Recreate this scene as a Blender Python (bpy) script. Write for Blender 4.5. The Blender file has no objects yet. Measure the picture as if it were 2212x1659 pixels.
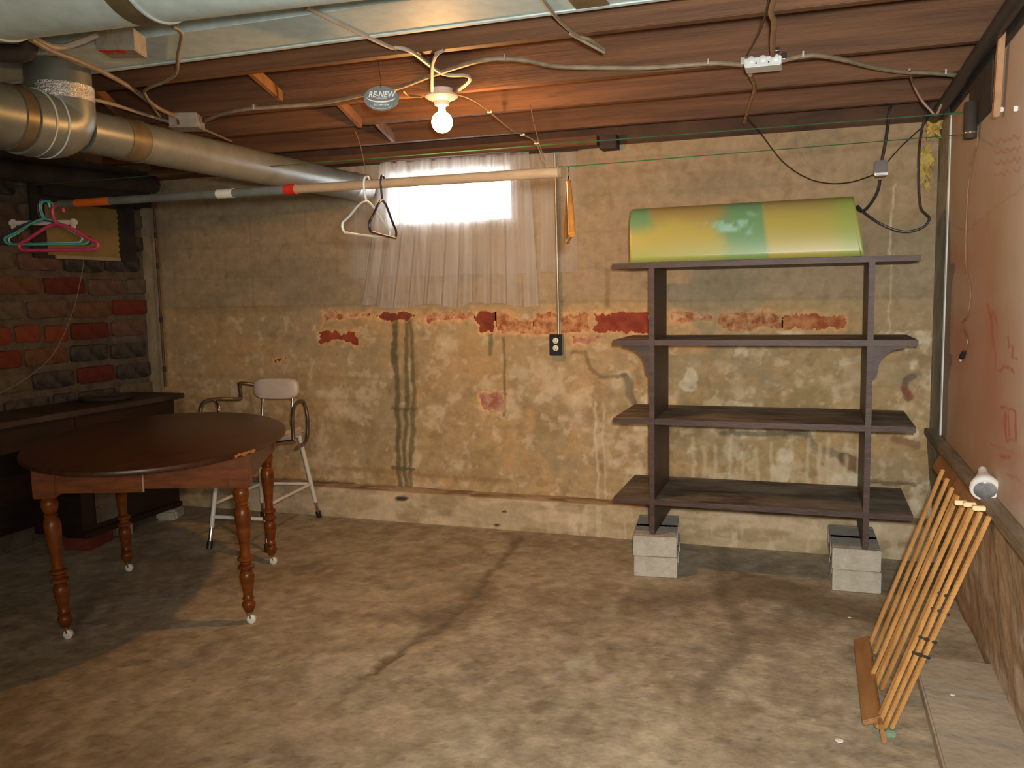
import bpy, bmesh, math, random
import numpy as np
from mathutils import Vector, Matrix
R = math.radians
rnd = random.Random(7)
S = bpy.context.scene
COL = S.collection

# ---------------------------------------------------------------- camera
W, HH, F = 2212, 1659, 1864.0
YAW, PITCH, ROLL, CH = R(19.2), R(5.88), R(1.03), 1.36
fw = np.array([-math.sin(YAW)*math.cos(PITCH), math.cos(YAW)*math.cos(PITCH), -math.sin(PITCH)])
r0 = np.array([math.cos(YAW), math.sin(YAW), 0.0]); u0 = np.cross(r0, fw)
rt = r0*math.cos(ROLL) - u0*math.sin(ROLL); up = u0*math.cos(ROLL) + r0*math.sin(ROLL)
CP = np.array([0, 0, CH])
cam = bpy.data.cameras.new('camera'); co = bpy.data.objects.new('camera', cam); COL.objects.link(co)
cam.sensor_width = 36; cam.lens = F*36/W; cam.clip_start = 0.02
M = Matrix(((rt[0], up[0], -fw[0], 0), (rt[1], up[1], -fw[1], 0), (rt[2], up[2], -fw[2], CH), (0, 0, 0, 1)))
co.matrix_world = M
S.camera = co

def at(px, py, **k):
    """point of the room seen at a photo pixel, on the plane X=, Y= or Z="""
    d = fw + rt*((px-W/2)/F) - up*((py-HH/2)/F)
    for a, i in (('X', 0), ('Y', 1), ('Z', 2)):
        if a in k:
            p = CP + d*((k[a]-CP[i])/d[i])
            return Vector(p)
def pix(x, y, z):
    v0, v1, v2 = x-CP[0], y-CP[1], z-CP[2]
    zz = v0*fw[0]+v1*fw[1]+v2*fw[2]
    return (W/2+F*(v0*rt[0]+v1*rt[1]+v2*rt[2])/zz, HH/2-F*(v0*up[0]+v1*up[1]+v2*up[2])/zz)

# ---------------------------------------------------------------- light
S.view_settings.view_transform = 'Standard'; S.view_settings.look = 'None'
S.view_settings.exposure = 0.8; S.view_settings.gamma = 1; S.view_settings.use_curve_mapping = False
w = bpy.data.worlds.new('daylight'); S.world = w; w.use_nodes = True
w.node_tree.nodes['Background'].inputs[0].default_value = (0.86, 0.94, 1.0, 1)
w.node_tree.nodes['Background'].inputs[1].default_value = 10.0

def light(name, kind, loc, energy, color, **k):
    l = bpy.data.lights.new(name, kind); l.energy = energy; l.color = color
    for a, b in k.items(): setattr(l, a, b)
    o = bpy.data.objects.new(name, l); COL.objects.link(o); o.location = loc
    return o
def aim(o, tgt):
    o.rotation_euler = (Vector(tgt)-o.location).to_track_quat('-Z', 'Y').to_euler()
# the camera's own flash
fl = light('camera_flash', 'SPOT', (0.05, 0.02, 1.43), 222, (0.99, 1.0, 0.965), spot_size=R(112), spot_blend=1.0, shadow_soft_size=0.035)
aim(fl, (0.12, 4.0, 1.20))
# added soft fill light, unseen behind the camera
sl_ = light('rear_fill', 'AREA', (0.0, -1.9, 1.5), 30, (1.0, 0.90, 0.74), shape='RECTANGLE', size=1.2, size_y=1.4)
aim(sl_, (-0.6, 4.0, 1.0))
BULB = at(955, 264, Y=3.32)
light('bulb_light', 'POINT', BULB, 24, (1.0, 0.46, 0.13), shadow_soft_size=0.032)

# ---------------------------------------------------------------- materials
MATS = {}
def mat(name, c1, c2=None, rough=0.8, metal=0.0, scale=8.0, stretch=(1, 1, 1), bump=0.0, detail=5.0, lo=0.35, hi=0.65, spec=0.5, emit=None, alpha=None, bscale=None, clamp3=None):
    m = bpy.data.materials.new(name); m.use_nodes = True; n = m.node_tree.nodes; l = m.node_tree.links
    b = n['Principled BSDF']; b.inputs['Roughness'].default_value = rough; b.inputs['Metallic'].default_value = metal
    b.inputs['Specular IOR Level'].default_value = spec
    tc = n.new('ShaderNodeTexCoord'); mp = n.new('ShaderNodeMapping'); mp.inputs['Scale'].default_value = stretch
    l.new(tc.outputs['Object'], mp.inputs['Vector'])
    no = n.new('ShaderNodeTexNoise'); no.inputs['Scale'].default_value = scale; no.inputs['Detail'].default_value = detail; no.inputs['Roughness'].default_value = 0.6
    l.new(mp.outputs[0], no.inputs['Vector'])
    cr = n.new('ShaderNodeValToRGB'); cr.color_ramp.elements[0].position = lo; cr.color_ramp.elements[1].position = hi
    cr.color_ramp.elements[0].color = (*c1, 1); cr.color_ramp.elements[1].color = (*(c2 or c1), 1)
    if clamp3:
        e = cr.color_ramp.elements.new(clamp3[0]); e.color = (*clamp3[1], 1)
    l.new(no.outputs['Fac'], cr.inputs['Fac']); l.new(cr.outputs[0], b.inputs['Base Color'])
    if bump:
        bn = n.new('ShaderNodeBump'); bn.inputs['Strength'].default_value = bump; bn.inputs['Distance'].default_value = 0.01
        n2 = n.new('ShaderNodeTexNoise'); n2.inputs['Scale'].default_value = bscale or scale*6; n2.inputs['Detail'].default_value = 4
        l.new(mp.outputs[0], n2.inputs['Vector']); l.new(n2.outputs['Fac'], bn.inputs['Height']); l.new(bn.outputs[0], b.inputs['Normal'])
    if emit:
        b.inputs['Emission Color'].default_value = (*emit[:3], 1); b.inputs['Emission Strength'].default_value = emit[3]
    if alpha is not None: b.inputs['Alpha'].default_value = alpha
    MATS[name] = m
    return m
def paintmat(name, rough=0.9, bump=0.4, bscale=60, var=0.35, vscale=14, spec=0.3):
    """a masonry surface whose own stains come from the vertex colours; fine grain from noise"""
    m = bpy.data.materials.new(name); m.use_nodes = True; n = m.node_tree.nodes; l = m.node_tree.links
    b = n['Principled BSDF']; b.inputs['Roughness'].default_value = rough; b.inputs['Specular IOR Level'].default_value = spec
    a = n.new('ShaderNodeAttribute'); a.attribute_name = 'Col'
    tc = n.new('ShaderNodeTexCoord')
    no = n.new('ShaderNodeTexNoise'); no.inputs['Scale'].default_value = vscale; no.inputs['Detail'].default_value = 8; no.inputs['Roughness'].default_value = 0.7
    l.new(tc.outputs['Object'], no.inputs['Vector'])
    mr = n.new('ShaderNodeMapRange'); mr.inputs['From Min'].default_value = 0.3; mr.inputs['From Max'].default_value = 0.7
    mr.inputs['To Min'].default_value = 1-var; mr.inputs['To Max'].default_value = 1+var
    l.new(no.outputs['Fac'], mr.inputs['Value'])
    mx = n.new('ShaderNodeMix'); mx.data_type = 'RGBA'; mx.blend_type = 'MULTIPLY'; mx.inputs[0].default_value = 1
    l.new(a.outputs['Color'], mx.inputs[6]); l.new(mr.outputs[0], mx.inputs[7]); l.new(mx.outputs[2], b.inputs['Base Color'])
    bn = n.new('ShaderNodeBump'); bn.inputs['Strength'].default_value = bump; bn.inputs['Distance'].default_value = 0.006
    n2 = n.new('ShaderNodeTexNoise'); n2.inputs['Scale'].default_value = bscale; n2.inputs['Detail'].default_value = 6
    l.new(tc.outputs['Object'], n2.inputs['Vector']); l.new(n2.outputs['Fac'], bn.inputs['Height']); l.new(bn.outputs[0], b.inputs['Normal'])
    return m
m_parge = paintmat('wall_parging', var=0.20, vscale=16, bump=0.35, bscale=45)
m_floor = paintmat('floor_concrete', var=0.30, vscale=13, bump=0.45, bscale=50)
m_panelp = paintmat('painted_hardboard', rough=0.62, var=0.05, vscale=5, bump=0.05, bscale=90, spec=0.4)
m_joist = mat('joist_wood', (0.085, 0.036, 0.014), (0.165, 0.072, 0.028), 0.75, scale=5, stretch=(0.25, 3, 6), bump=0.25)
m_joist2 = mat('bridging_wood', (0.16, 0.075, 0.028), (0.23, 0.115, 0.045), 0.75, scale=5, stretch=(1, 3, 3))
m_sub = mat('subfloor_wood', (0.055, 0.028, 0.016), (0.10, 0.05, 0.025), 0.85, scale=4, stretch=(1, 6, 1))
m_dkbeam = mat('sooty_beam', (0.022, 0.016, 0.013), (0.05, 0.036, 0.027), 0.8, scale=6, stretch=(1, 1, 1))
m_zinc = mat('galvanised_sheet', (0.42, 0.52, 0.50), (0.54, 0.65, 0.63), 0.62, 0.0, scale=18, bump=0.04, lo=0.3, hi=0.7)
m_zinc2 = mat('galvanised_sheet_dusty', (0.15, 0.165, 0.15), (0.22, 0.235, 0.21), 0.38, 0.3, scale=9, bump=0.03, lo=0.3, hi=0.7)
m_tape = mat('cloth_duct_tape', (0.12, 0.095, 0.05), (0.18, 0.14, 0.075), 0.38, 0.25, scale=12)
m_foil = mat('foil_tape', (0.45, 0.44, 0.42), (0.62, 0.6, 0.56), 0.25, 0.85, scale=30, bump=0.5)
m_cable = mat('cable_sheath', (0.20, 0.155, 0.095), (0.29, 0.23, 0.15), 0.6, scale=20)
m_cablew = mat('white_cable_sheath', (0.33, 0.29, 0.23), (0.42, 0.37, 0.30), 0.55, scale=20)
m_cableb = mat('brown_cable_sheath', (0.20, 0.12, 0.06), (0.30, 0.19, 0.10), 0.6, scale=20)
m_black = mat('black_rubber', (0.012, 0.012, 0.014), (0.022, 0.022, 0.024), 0.45)
m_blackp = mat('black_plastic', (0.008, 0.008, 0.009), (0.014, 0.013, 0.013), 0.35)
m_cream = mat('cream_plastic', (0.72, 0.66, 0.5), (0.76, 0.7, 0.55), 0.4)
m_steel = mat('steel_box', (0.36, 0.34, 0.29), (0.48, 0.46, 0.40), 0.42, 0.6, scale=25)
m_steelw = mat('bright_steel_box', (0.56, 0.58, 0.57), (0.68, 0.70, 0.68), 0.5, 0.1, scale=25)
m_red = mat('red_paint', (0.50, 0.018, 0.010), (0.62, 0.03, 0.015), 0.45)
m_orangelab = mat('orange_label', (0.70, 0.12, 0.01), (0.78, 0.17, 0.02), 0.5)
m_chrome = mat('chrome', (0.62, 0.60, 0.56), (0.7, 0.68, 0.64), 0.16, 1.0)
m_porcel = mat('porcelain', (0.62, 0.48, 0.36), (0.7, 0.55, 0.42), 0.3)
m_white = mat('white_enamel', (0.66, 0.64, 0.60), (0.74, 0.72, 0.68), 0.4)
m_vinyl = mat('cream_vinyl', (0.52, 0.43, 0.34), (0.58, 0.48, 0.39), 0.45)
m_tabtop = mat('table_top_varnish', (0.036, 0.013, 0.006), (0.065, 0.025, 0.010), 0.36, scale=4, stretch=(8, 1, 1), spec=0.5)
m_tabwood = mat('table_wood', (0.10, 0.024, 0.003), (0.18, 0.046, 0.006), 0.30, scale=5, stretch=(2, 2, 8), spec=0.3)
m_chip = mat('chipped_raw_wood', (0.34, 0.12, 0.03), (0.42, 0.16, 0.04), 0.6)
m_rubwhite = mat('white_caster_wheel', (0.64, 0.62, 0.54), (0.72, 0.7, 0.62), 0.4)
m_shelf = mat('dark_shelf_wood', (0.042, 0.022, 0.016), (0.080, 0.042, 0.031), 0.5, scale=5, stretch=(1.2, 7, 7), bump=0.12, spec=0.4)
m_shelfd = mat('dusty_shelf_top', (0.065, 0.036, 0.020), (0.24, 0.205, 0.15), 0.75, scale=3.2, stretch=(1, 2.5, 1), lo=0.38, hi=0.66)
m_desk = mat('dark_desk_wood', (0.010, 0.005, 0.004), (0.022, 0.010, 0.008), 0.45, scale=4, stretch=(1, 1, 5))
m_desktop = mat('dusty_desk_top', (0.022, 0.012, 0.009), (0.075, 0.055, 0.04), 0.6, scale=3, lo=0.4, hi=0.7)
m_greypan = mat('worn_grey_panel', (0.10, 0.08, 0.06), (0.20, 0.17, 0.13), 0.7, scale=7)
m_block = mat('concrete_block', (0.40, 0.36, 0.29), (0.50, 0.46, 0.38), 0.95, scale=25, bump=0.5)
m_pine = mat('pale_pine', (0.36, 0.17, 0.045), (0.52, 0.27, 0.085), 0.5, scale=4, stretch=(9, 9, 1))
m_pined = mat('brown_stained_pine', (0.25, 0.115, 0.035), (0.36, 0.18, 0.065), 0.55, scale=4, stretch=(6, 1, 6))
m_pole = mat('raw_wood_pole', (0.40, 0.24, 0.13), (0.50, 0.31, 0.17), 0.5, scale=5, stretch=(1, 8, 8))
m_polegrey = mat('grey_painted_pole', (0.13, 0.13, 0.11), (0.18, 0.18, 0.15), 0.45, scale=10)
m_rollshade = mat('rolled_end_shadow', (0.10, 0.09, 0.04), (0.16, 0.14, 0.06), 0.8)
m_pink = mat('pink_plastic', (0.42, 0.035, 0.10), (0.5, 0.05, 0.13), 0.35)
m_teal = mat('teal_plastic', (0.03, 0.28, 0.26), (0.05, 0.34, 0.32), 0.35)
m_ltblue = mat('light_blue_plastic', (0.32, 0.60, 0.64), (0.4, 0.66, 0.7), 0.35)
m_whitep = mat('white_plastic', (0.58, 0.55, 0.49), (0.64, 0.61, 0.55), 0.35)
m_orangew = mat('varnished_hanger_wood', (0.42, 0.15, 0.02), (0.52, 0.20, 0.03), 0.3, scale=6, stretch=(1, 1, 6))
m_rust = mat('rusty_pipe', (0.085, 0.058, 0.03), (0.16, 0.055, 0.025), 0.55, 0.2, scale=6, stretch=(1, 1, 0.6), lo=0.45, hi=0.6)
m_conduit = mat('painted_conduit', (0.33, 0.28, 0.18), (0.42, 0.36, 0.24), 0.35, 0.5, scale=20)
m_green = mat('green_wire', (0.02, 0.09, 0.035), (0.04, 0.13, 0.055), 0.3)
m_paper = mat('yellowed_paper', (0.22, 0.16, 0.05), (0.31, 0.23, 0.09), 0.7, scale=5)
m_foam = mat('yellow_foam_insulation', (0.50, 0.34, 0.07), (0.66, 0.50, 0.16), 0.9, scale=18, bump=0.9)
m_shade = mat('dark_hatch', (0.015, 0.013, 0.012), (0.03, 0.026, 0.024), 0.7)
m_dirtyfoam = mat('crumbling_insulation', (0.34, 0.22, 0.10), (0.52, 0.38, 0.2), 0.95, scale=25, bump=0.8)
m_signgrey = mat('grey_sign_vinyl', (0.16, 0.19, 0.19), (0.20, 0.23, 0.23), 0.35)
m_signwhite = mat('sign_white_print', (0.82, 0.84, 0.84), (0.86, 0.88, 0.88), 0.4)
m_winframe = mat('window_frame_paint', (0.55, 0.56, 0.55), (0.66, 0.67, 0.66), 0.6)
m_gface = mat('lamp_face', (0.30, 0.31, 0.32), (0.46, 0.48, 0.49), 0.12, 0.6, scale=25)
m_sill = mat('ledge_plank', (0.17, 0.125, 0.075), (0.30, 0.235, 0.155), 0.8, scale=5, stretch=(4, 0.7, 4), bump=0.2)
m_brdend = mat('panel_white_edge', (0.74, 0.72, 0.66), (0.8, 0.78, 0.72), 0.6)
m_pit = mat('paint_flake', (0.7, 0.68, 0.62), (0.78, 0.76, 0.7), 0.7)
BR = {k: mat('brick_'+k, a, b, 0.85, scale=14, bump=0.5, lo=0.38, hi=0.62) for k, a, b in (
    ('red', (0.112, 0.014, 0.006), (0.150, 0.026, 0.010)), ('orange', (0.159, 0.030, 0.010), (0.197, 0.046, 0.016)),
    ('dark_red', (0.076, 0.010, 0.005), (0.117, 0.020, 0.009)), ('brown', (0.094, 0.041, 0.017), (0.140, 0.070, 0.032)),
    ('mauve', (0.087, 0.044, 0.035), (0.135, 0.076, 0.058)), ('sooty', (0.013, 0.013, 0.015), (0.070, 0.058, 0.050)),
    ('grey', (0.082, 0.065, 0.044), (0.129, 0.102, 0.073)), ('pale', (0.292, 0.158, 0.082), (0.176, 0.044, 0.017)),
    ('mixed', (0.164, 0.044, 0.015), (0.292, 0.140, 0.065)), ('pink', (0.211, 0.076, 0.047), (0.264, 0.140, 0.087)))}
BW = {k: mat('spalled_brick_'+k, a, b, 0.85, scale=sc, bump=0.6, lo=0.40, hi=0.60) for k, a, b, sc in (
    ('red', (0.22, 0.030, 0.012), (0.32, 0.060, 0.022), 12), ('dark_red', (0.17, 0.028, 0.012), (0.26, 0.05, 0.02), 12), ('pale', (0.62, 0.36, 0.20), (0.36, 0.10, 0.035), 16),
    ('mixed', (0.30, 0.085, 0.022), (0.62, 0.33, 0.15), 17), ('orange', (0.32, 0.07, 0.022), (0.52, 0.22, 0.08), 14), ('pink', (0.36, 0.12, 0.07), (0.50, 0.28, 0.19), 18))}
# sheer curtain cloth: threads with open gaps
m_sheer = bpy.data.materials.new('sheer_curtain'); m_sheer.use_nodes = True
n = m_sheer.node_tree.nodes; l = m_sheer.node_tree.links; n.clear()
o_ = n.new('ShaderNodeOutputMaterial'); mx = n.new('ShaderNodeMixShader'); tr = n.new('ShaderNodeBsdfTransparent'); m2 = n.new('ShaderNodeMixShader')
di = n.new('ShaderNodeBsdfDiffuse'); tl = n.new('ShaderNodeBsdfTranslucent'); di.inputs[0].default_value = (0.86, 0.81, 0.76, 1); tl.inputs[0].default_value = (0.82, 0.82, 0.83, 1)
tc = n.new('ShaderNodeTexCoord'); mp = n.new('ShaderNodeMapping'); mp.inputs['Scale'].default_value = (1, 1, 0.05); no = n.new('ShaderNodeTexNoise'); no.inputs['Scale'].default_value = 22
mr = n.new('ShaderNodeMapRange'); mr.inputs['From Min'].default_value = 0.3; mr.inputs['From Max'].default_value = 0.7; mr.inputs['To Min'].default_value = 0.12; mr.inputs['To Max'].default_value = 0.62
l.new(tc.outputs['Object'], mp.inputs[0]); l.new(mp.outputs[0], no.inputs['Vector']); l.new(no.outputs['Fac'], mr.inputs['Value']); l.new(mr.outputs[0], mx.inputs[0])
m2.inputs[0].default_value = 0.5; l.new(di.outputs[0], m2.inputs[1]); l.new(tl.outputs[0], m2.inputs[2]); l.new(tr.outputs[0], mx.inputs[1]); l.new(m2.outputs[0], mx.inputs[2]); l.new(mx.outputs[0], o_.inputs[0])
m_glass = bpy.data.materials.new('window_glass'); m_glass.use_nodes = True
n = m_glass.node_tree.nodes; l = m_glass.node_tree.links; n.clear(); o_ = n.new('ShaderNodeOutputMaterial')
mx = n.new('ShaderNodeMixShader'); tr = n.new('ShaderNodeBsdfTransparent'); gl = n.new('ShaderNodeBsdfGlossy'); gl.inputs['Roughness'].default_value = 0.05; mx.inputs[0].default_value = 0.06
l.new(tr.outputs[0], mx.inputs[1]); l.new(gl.outputs[0], mx.inputs[2]); l.new(mx.outputs[0], o_.inputs[0])
m_bulb = bpy.data.materials.new('lit_bulb_glass'); m_bulb.use_nodes = True
n = m_bulb.node_tree.nodes; l = m_bulb.node_tree.links; n.clear(); o_ = n.new('ShaderNodeOutputMaterial')
em = n.new('ShaderNodeEmission'); em.inputs[0].default_value = (1.0, 0.72, 0.34, 1); em.inputs[1].default_value = 14; l.new(em.outputs[0], o_.inputs[0])
# patchy yellow / green plastic of the roll on the bookcase
m_roll = bpy.data.materials.new('tie_dyed_plastic'); m_roll.use_nodes = True
n = m_roll.node_tree.nodes; l = m_roll.node_tree.links; b = n['Principled BSDF']; b.inputs['Roughness'].default_value = 0.38
a = n.new('ShaderNodeAttribute'); a.attribute_name = 'Col'; l.new(a.outputs['Color'], b.inputs['Base Color'])

# ---------------------------------------------------------------- helpers
class MB:
    def __init__(s): s.v = []; s.f = []; s.m = []
    def add(s, vs, fs, mi=0):
        o = len(s.v); s.v += [tuple(v) for v in vs]; s.f += [tuple(i+o for i in f) for f in fs]; s.m += [mi]*len(fs); return s
    def box(s, c, d, rot=None, mi=0, bev=0.0):
        x, y, z = d[0]/2, d[1]/2, d[2]/2; c = Vector(c)
        if bev > 0:
            bm = bmesh.new(); bmesh.ops.create_cube(bm, size=1)
            for q in bm.verts: q.co = Vector((q.co.x*d[0], q.co.y*d[1], q.co.z*d[2]))
            bmesh.ops.bevel(bm, geom=bm.edges[:], offset=bev, segments=2, affect='EDGES')
            bm.verts.index_update(); vs = [q.co.copy() for q in bm.verts]; fs = [[q.index for q in f.verts] for f in bm.faces]; bm.free()
        else:
            vs = [Vector((i, j, k)) for i in (-x, x) for j in (-y, y) for k in (-z, z)]
            fs = [(0, 1, 3, 2), (4, 6, 7, 5), (0, 4, 5, 1), (2, 3, 7, 6), (0, 2, 6, 4), (1, 5, 7, 3)]
        if rot is not None: vs = [rot @ q for q in vs]
        return s.add([q+c for q in vs], fs, mi)
    def bb(s, a, b, mi=0, bev=0.0):
        return s.box([(a[i]+b[i])/2 for i in range(3)], [abs(b[i]-a[i]) for i in range(3)], None, mi, bev)
    def bar(s, a, b, wd, th, side=(0, 0, 1), mi=0, bev=0.0):
        """board from a to b, wd wide along 'side', th thick"""
        a = Vector(a); b = Vector(b); x = (b-a).normalized(); sd = Vector(side); y = (sd-x*sd.dot(x)).normalized(); z = x.cross(y)
        return s.box((a+b)/2, ((b-a).length, wd, th), Matrix((x, y, z)).transposed(), mi, bev)
    def tube(s, pts, r, n=8, mi=0, smooth=4, closed=False, cap=True):
        P = [Vector(p) for p in pts]; rs = r if isinstance(r, (list, tuple)) else [r]*len(P)
        if smooth and len(P) > 2:
            Q = []; RR = []; N = len(P); rng = range(N) if closed else range(N-1)
            for i in rng:
                g = (lambda j: P[j % N]) if closed else (lambda j: P[min(max(j, 0), N-1)])
                p0, p1, p2, p3 = g(i-1), g(i), g(i+1), g(i+2)
                for k in range(smooth):
                    t = k/smooth
                    Q.append(0.5*((2*p1)+(p2-p0)*t+(2*p0-5*p1+4*p2-p3)*t*t+(3*p1-p0-3*p2+p3)*t**3)); RR.append(rs[i]*(1-t)+rs[(i+1) % N]*t)
            if not closed: Q.append(P[-1]); RR.append(rs[-1])
            P, rs = Q, RR
        N = len(P); vs = []; fs = []; prev = None
        for i, p in enumerate(P):
            t = (P[(i+1) % N]-P[i-1]) if closed else (P[min(i+1, N-1)]-P[max(i-1, 0)])
            t = t.normalized() if t.length > 1e-9 else Vector((0, 0, 1))
            if prev is None:
                a = Vector((0, 0, 1)) if abs(t.z) < 0.9 else Vector((1, 0, 0)); u = t.cross(a).normalized()
            else: u = (prev-t*prev.dot(t)).normalized()
            prev = u; v = t.cross(u)
            for k in range(n):
                an = 2*math.pi*k/n; vs.append(p+(u*math.cos(an)+v*math.sin(an))*rs[i])
        for i in range(N if closed else N-1):
            j = (i+1) % N
            for k in range(n): fs.append((i*n+k, i*n+(k+1) % n, j*n+(k+1) % n, j*n+k))
        if cap and not closed: fs += [tuple(range(n))[::-1], tuple((N-1)*n+k for k in range(n))]
        return s.add(vs, fs, mi)
    def lathe(s, prof, a, b, n=24, mi=0):
        """profile [(t along a->b in metres, radius)]"""
        a = Vector(a); b = Vector(b); t = (b-a).normalized(); h = Vector((0, 0, 1)) if abs(t.z) < 0.9 else Vector((1, 0, 0)); u = t.cross(h).normalized(); v = t.cross(u)
        vs = []; fs = []
        for d, r in prof:
            for k in range(n):
                an = 2*math.pi*k/n; vs.append(a+t*d+(u*math.cos(an)+v*math.sin(an))*max(r, 1e-4))
        for i in range(len(prof)-1):
            for k in range(n): fs.append((i*n+k, i*n+(k+1) % n, (i+1)*n+(k+1) % n, (i+1)*n+k))
        fs += [tuple(range(n))[::-1], tuple((len(prof)-1)*n+k for k in range(n))]
        return s.add(vs, fs, mi)
    def prism(s, pts, ext, mi=0):
        """closed outline (3D points in a plane) extruded by vector ext"""
        n = len(pts); e = Vector(ext); vs = [Vector(p) for p in pts]+[Vector(p)+e for p in pts]
        return s.add(vs, [tuple(range(n)), tuple(range(2*n-1, n-1, -1))]+[(i, i+n, (i+1) % n+n, (i+1) % n) for i in range(n)], mi)

def tag(o, label=None, cat=None, group=None, kind=None):
    if label: o['label'] = label
    if cat: o['category'] = cat
    if group: o['group'] = group
    if kind: o['kind'] = kind
    return o
def thing(name, label, cat, loc, group=None):
    o = bpy.data.objects.new(name, None); COL.objects.link(o); o.location = loc; o.empty_display_size = 0.1
    return tag(o, label, cat, group)
def wloc(o):
    v = Vector(o.location)
    while o.parent: o = o.parent; v += Vector(o.location)
    return v
def obj(name, mb, m, parent=None, label=None, flat=False):
    ms = m if isinstance(m, list) else [m]
    me = bpy.data.meshes.new(name)
    V = np.array(mb.v, float)
    if parent is None:
        org = Vector(((V[:, 0].min()+V[:, 0].max())/2, (V[:, 1].min()+V[:, 1].max())/2, V[:, 2].min()))
    else: org = wloc(parent)
    V = V-np.array(org)
    me.from_pydata(V.tolist(), [], mb.f); me.validate()
    for q in ms: me.materials.append(q)
    bm = bmesh.new(); bm.from_mesh(me); bmesh.ops.recalc_face_normals(bm, faces=bm.faces[:]); bm.to_mesh(me); bm.free()
    if len(ms) > 1: me.polygons.foreach_set('material_index', mb.m)
    if not flat:
        me.polygons.foreach_set('use_smooth', [True]*len(me.polygons)); me.set_sharp_from_angle(angle=R(38))
    o = bpy.data.objects.new(name, me); COL.objects.link(o)
    if parent is None: o.location = org
    else: o.parent = parent
    if label: o['label'] = label
    return o
def solo(name, mb, m, label, cat, group=None): return tag(obj(name, mb, m), label, cat, group)
def struct(name, mb, m, label=None): return tag(obj(name, mb, m), label, None, None, 'structure')

# numpy value noise
def vnoise(x, y, seed):
    g = np.random.RandomState(seed).rand(256, 256); xi = np.floor(x).astype(int); yi = np.floor(y).astype(int); fx = x-xi; fy = y-yi
    fx = fx*fx*(3-2*fx); fy = fy*fy*(3-2*fy); q = lambda i, j: g[i % 256, j % 256]
    return (q(xi, yi)*(1-fx)+q(xi+1, yi)*fx)*(1-fy)+(q(xi, yi+1)*(1-fx)+q(xi+1, yi+1)*fx)*fy
def fbm(x, y, sc, seed, o=4):
    s = 0; a = 1; t = 0
    for i in range(o): s = s+a*vnoise(x*sc+7*i, y*sc+3*i, seed+i); t += a; a *= 0.55; sc *= 2.05
    return s/t
def sst(a, b, x): t = np.clip((x-a)/(b-a), 0, 1); return t*t*(3-2*t)
def pdist(px, py, pts):
    d = np.full(px.shape, 1e9)
    for (ax, ay), (bx, by) in zip(pts[:-1], pts[1:]):
        vx, vy = bx-ax, by-ay; t = np.clip(((px-ax)*vx+(py-ay)*vy)/(vx*vx+vy*vy+1e-9), 0, 1)
        d = np.minimum(d, np.hypot(px-ax-t*vx, py-ay-t*vy))
    return d
def mixc(c, col, f): return c*(1-f[..., None])+np.array(col)*f[..., None]
TINT = {'wall_back': (1.08, 0.98, 0.78), 'floor': (1.12, 1.12, 1.04), 'trim_1': (1.1, 1.02, 0.86), 'board_face': (1.08, 1.05, 1.0), 'outer_skin': (0.74, 0.80, 0.9), 'wall_right': (1.05, 1.0, 0.92)}
def gridobj(name, P, C, m, hole=None, parent=None):
    """P (nu,nv,3) world points, C (nu,nv,3) colours"""
    nu, nv = P.shape[:2]; idx = np.arange(nu*nv).reshape(nu, nv)
    q = np.stack([idx[:-1, :-1], idx[1:, :-1], idx[1:, 1:], idx[:-1, 1:]], -1).reshape(-1, 4)
    if hole is not None: q = q[~hole[:-1, :-1].reshape(-1)]
    V = P.reshape(-1, 3); org = np.array([(V[:, 0].min()+V[:, 0].max())/2, (V[:, 1].min()+V[:, 1].max())/2, V[:, 2].min()]) if parent is None else np.array(wloc(parent))
    me = bpy.data.meshes.new(name); me.vertices.add(len(V)); me.vertices.foreach_set('co', (V-org).ravel())
    me.loops.add(q.size); me.loops.foreach_set('vertex_index', q.ravel().astype(np.int32))
    me.polygons.add(len(q)); me.polygons.foreach_set('loop_start', np.arange(0, q.size, 4, dtype=np.int32)); me.polygons.foreach_set('use_smooth', np.ones(len(q), bool))
    me.update(calc_edges=True)
    ca = me.color_attributes.new('Col', 'FLOAT_COLOR', 'POINT'); ca.data.foreach_set('color', np.c_[np.clip(C.reshape(-1, 3)*np.array(TINT.get(name, (1, 1, 1))), 0.003, 0.85), np.ones(len(V))].ravel())
    me.materials.append(m); o = bpy.data.objects.new(name, me); COL.objects.link(o)
    if parent is None: o.location = org
    else: o.parent = parent
    return o

# ---------------------------------------------------------------- room
YB, XL, XR, ZT, ZJ = 4.72, -4.15, 0.62, 2.16, 2.2
# back wall: parged masonry with spalled patches, drips and cracks of its own
st = 0.008
xs = np.arange(XL, 0.572, st); zs = np.arange(0, ZT+0.004, st); X, Z = np.meshgrid(xs, zs, indexing='ij'); Yw = np.full(X.shape, YB)
px, py = pix(X, Yw, Z)
wob = (fbm(X, Z, 9, 3)-0.5); wob2 = (fbm(X, Z, 30, 9)-0.5)
big = fbm(X, Z, 1.6, 21); mid = fbm(X, Z, 5, 31); fine = fbm(X, Z, 22, 41)
C = np.zeros(X.shape+(3,))+np.array((0.40, 0.30, 0.185))
C = mixc(C, (0.33, 0.27, 0.19), sst(0.42, 0.62, big)*0.8)
C = mixc(C, (0.46, 0.31, 0.165), sst(0.50, 0.66, mid)*0.55)
upz = sst(1.28, 1.36, Z); C = mixc(C, (0.315, 0.262, 0.205), upz*0.8)
C = mixc(C, (0.22, 0.20, 0.15), sst(0.5, 0.7, fbm(X, Z*2.2, 2.4, 55))*0.55*upz)
lowz = 1-sst(0.75, 1.0, Z+0.3*wob)
C = mixc(C, (0.62, 0.52, 0.42), sst(0.52, 0.68, fbm(X, Z, 6.5, 66))*0.55*np.clip(lowz+0.25*sst(-0.9, -0.3, X)*(Z < 1.25), 0, 1))
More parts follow.
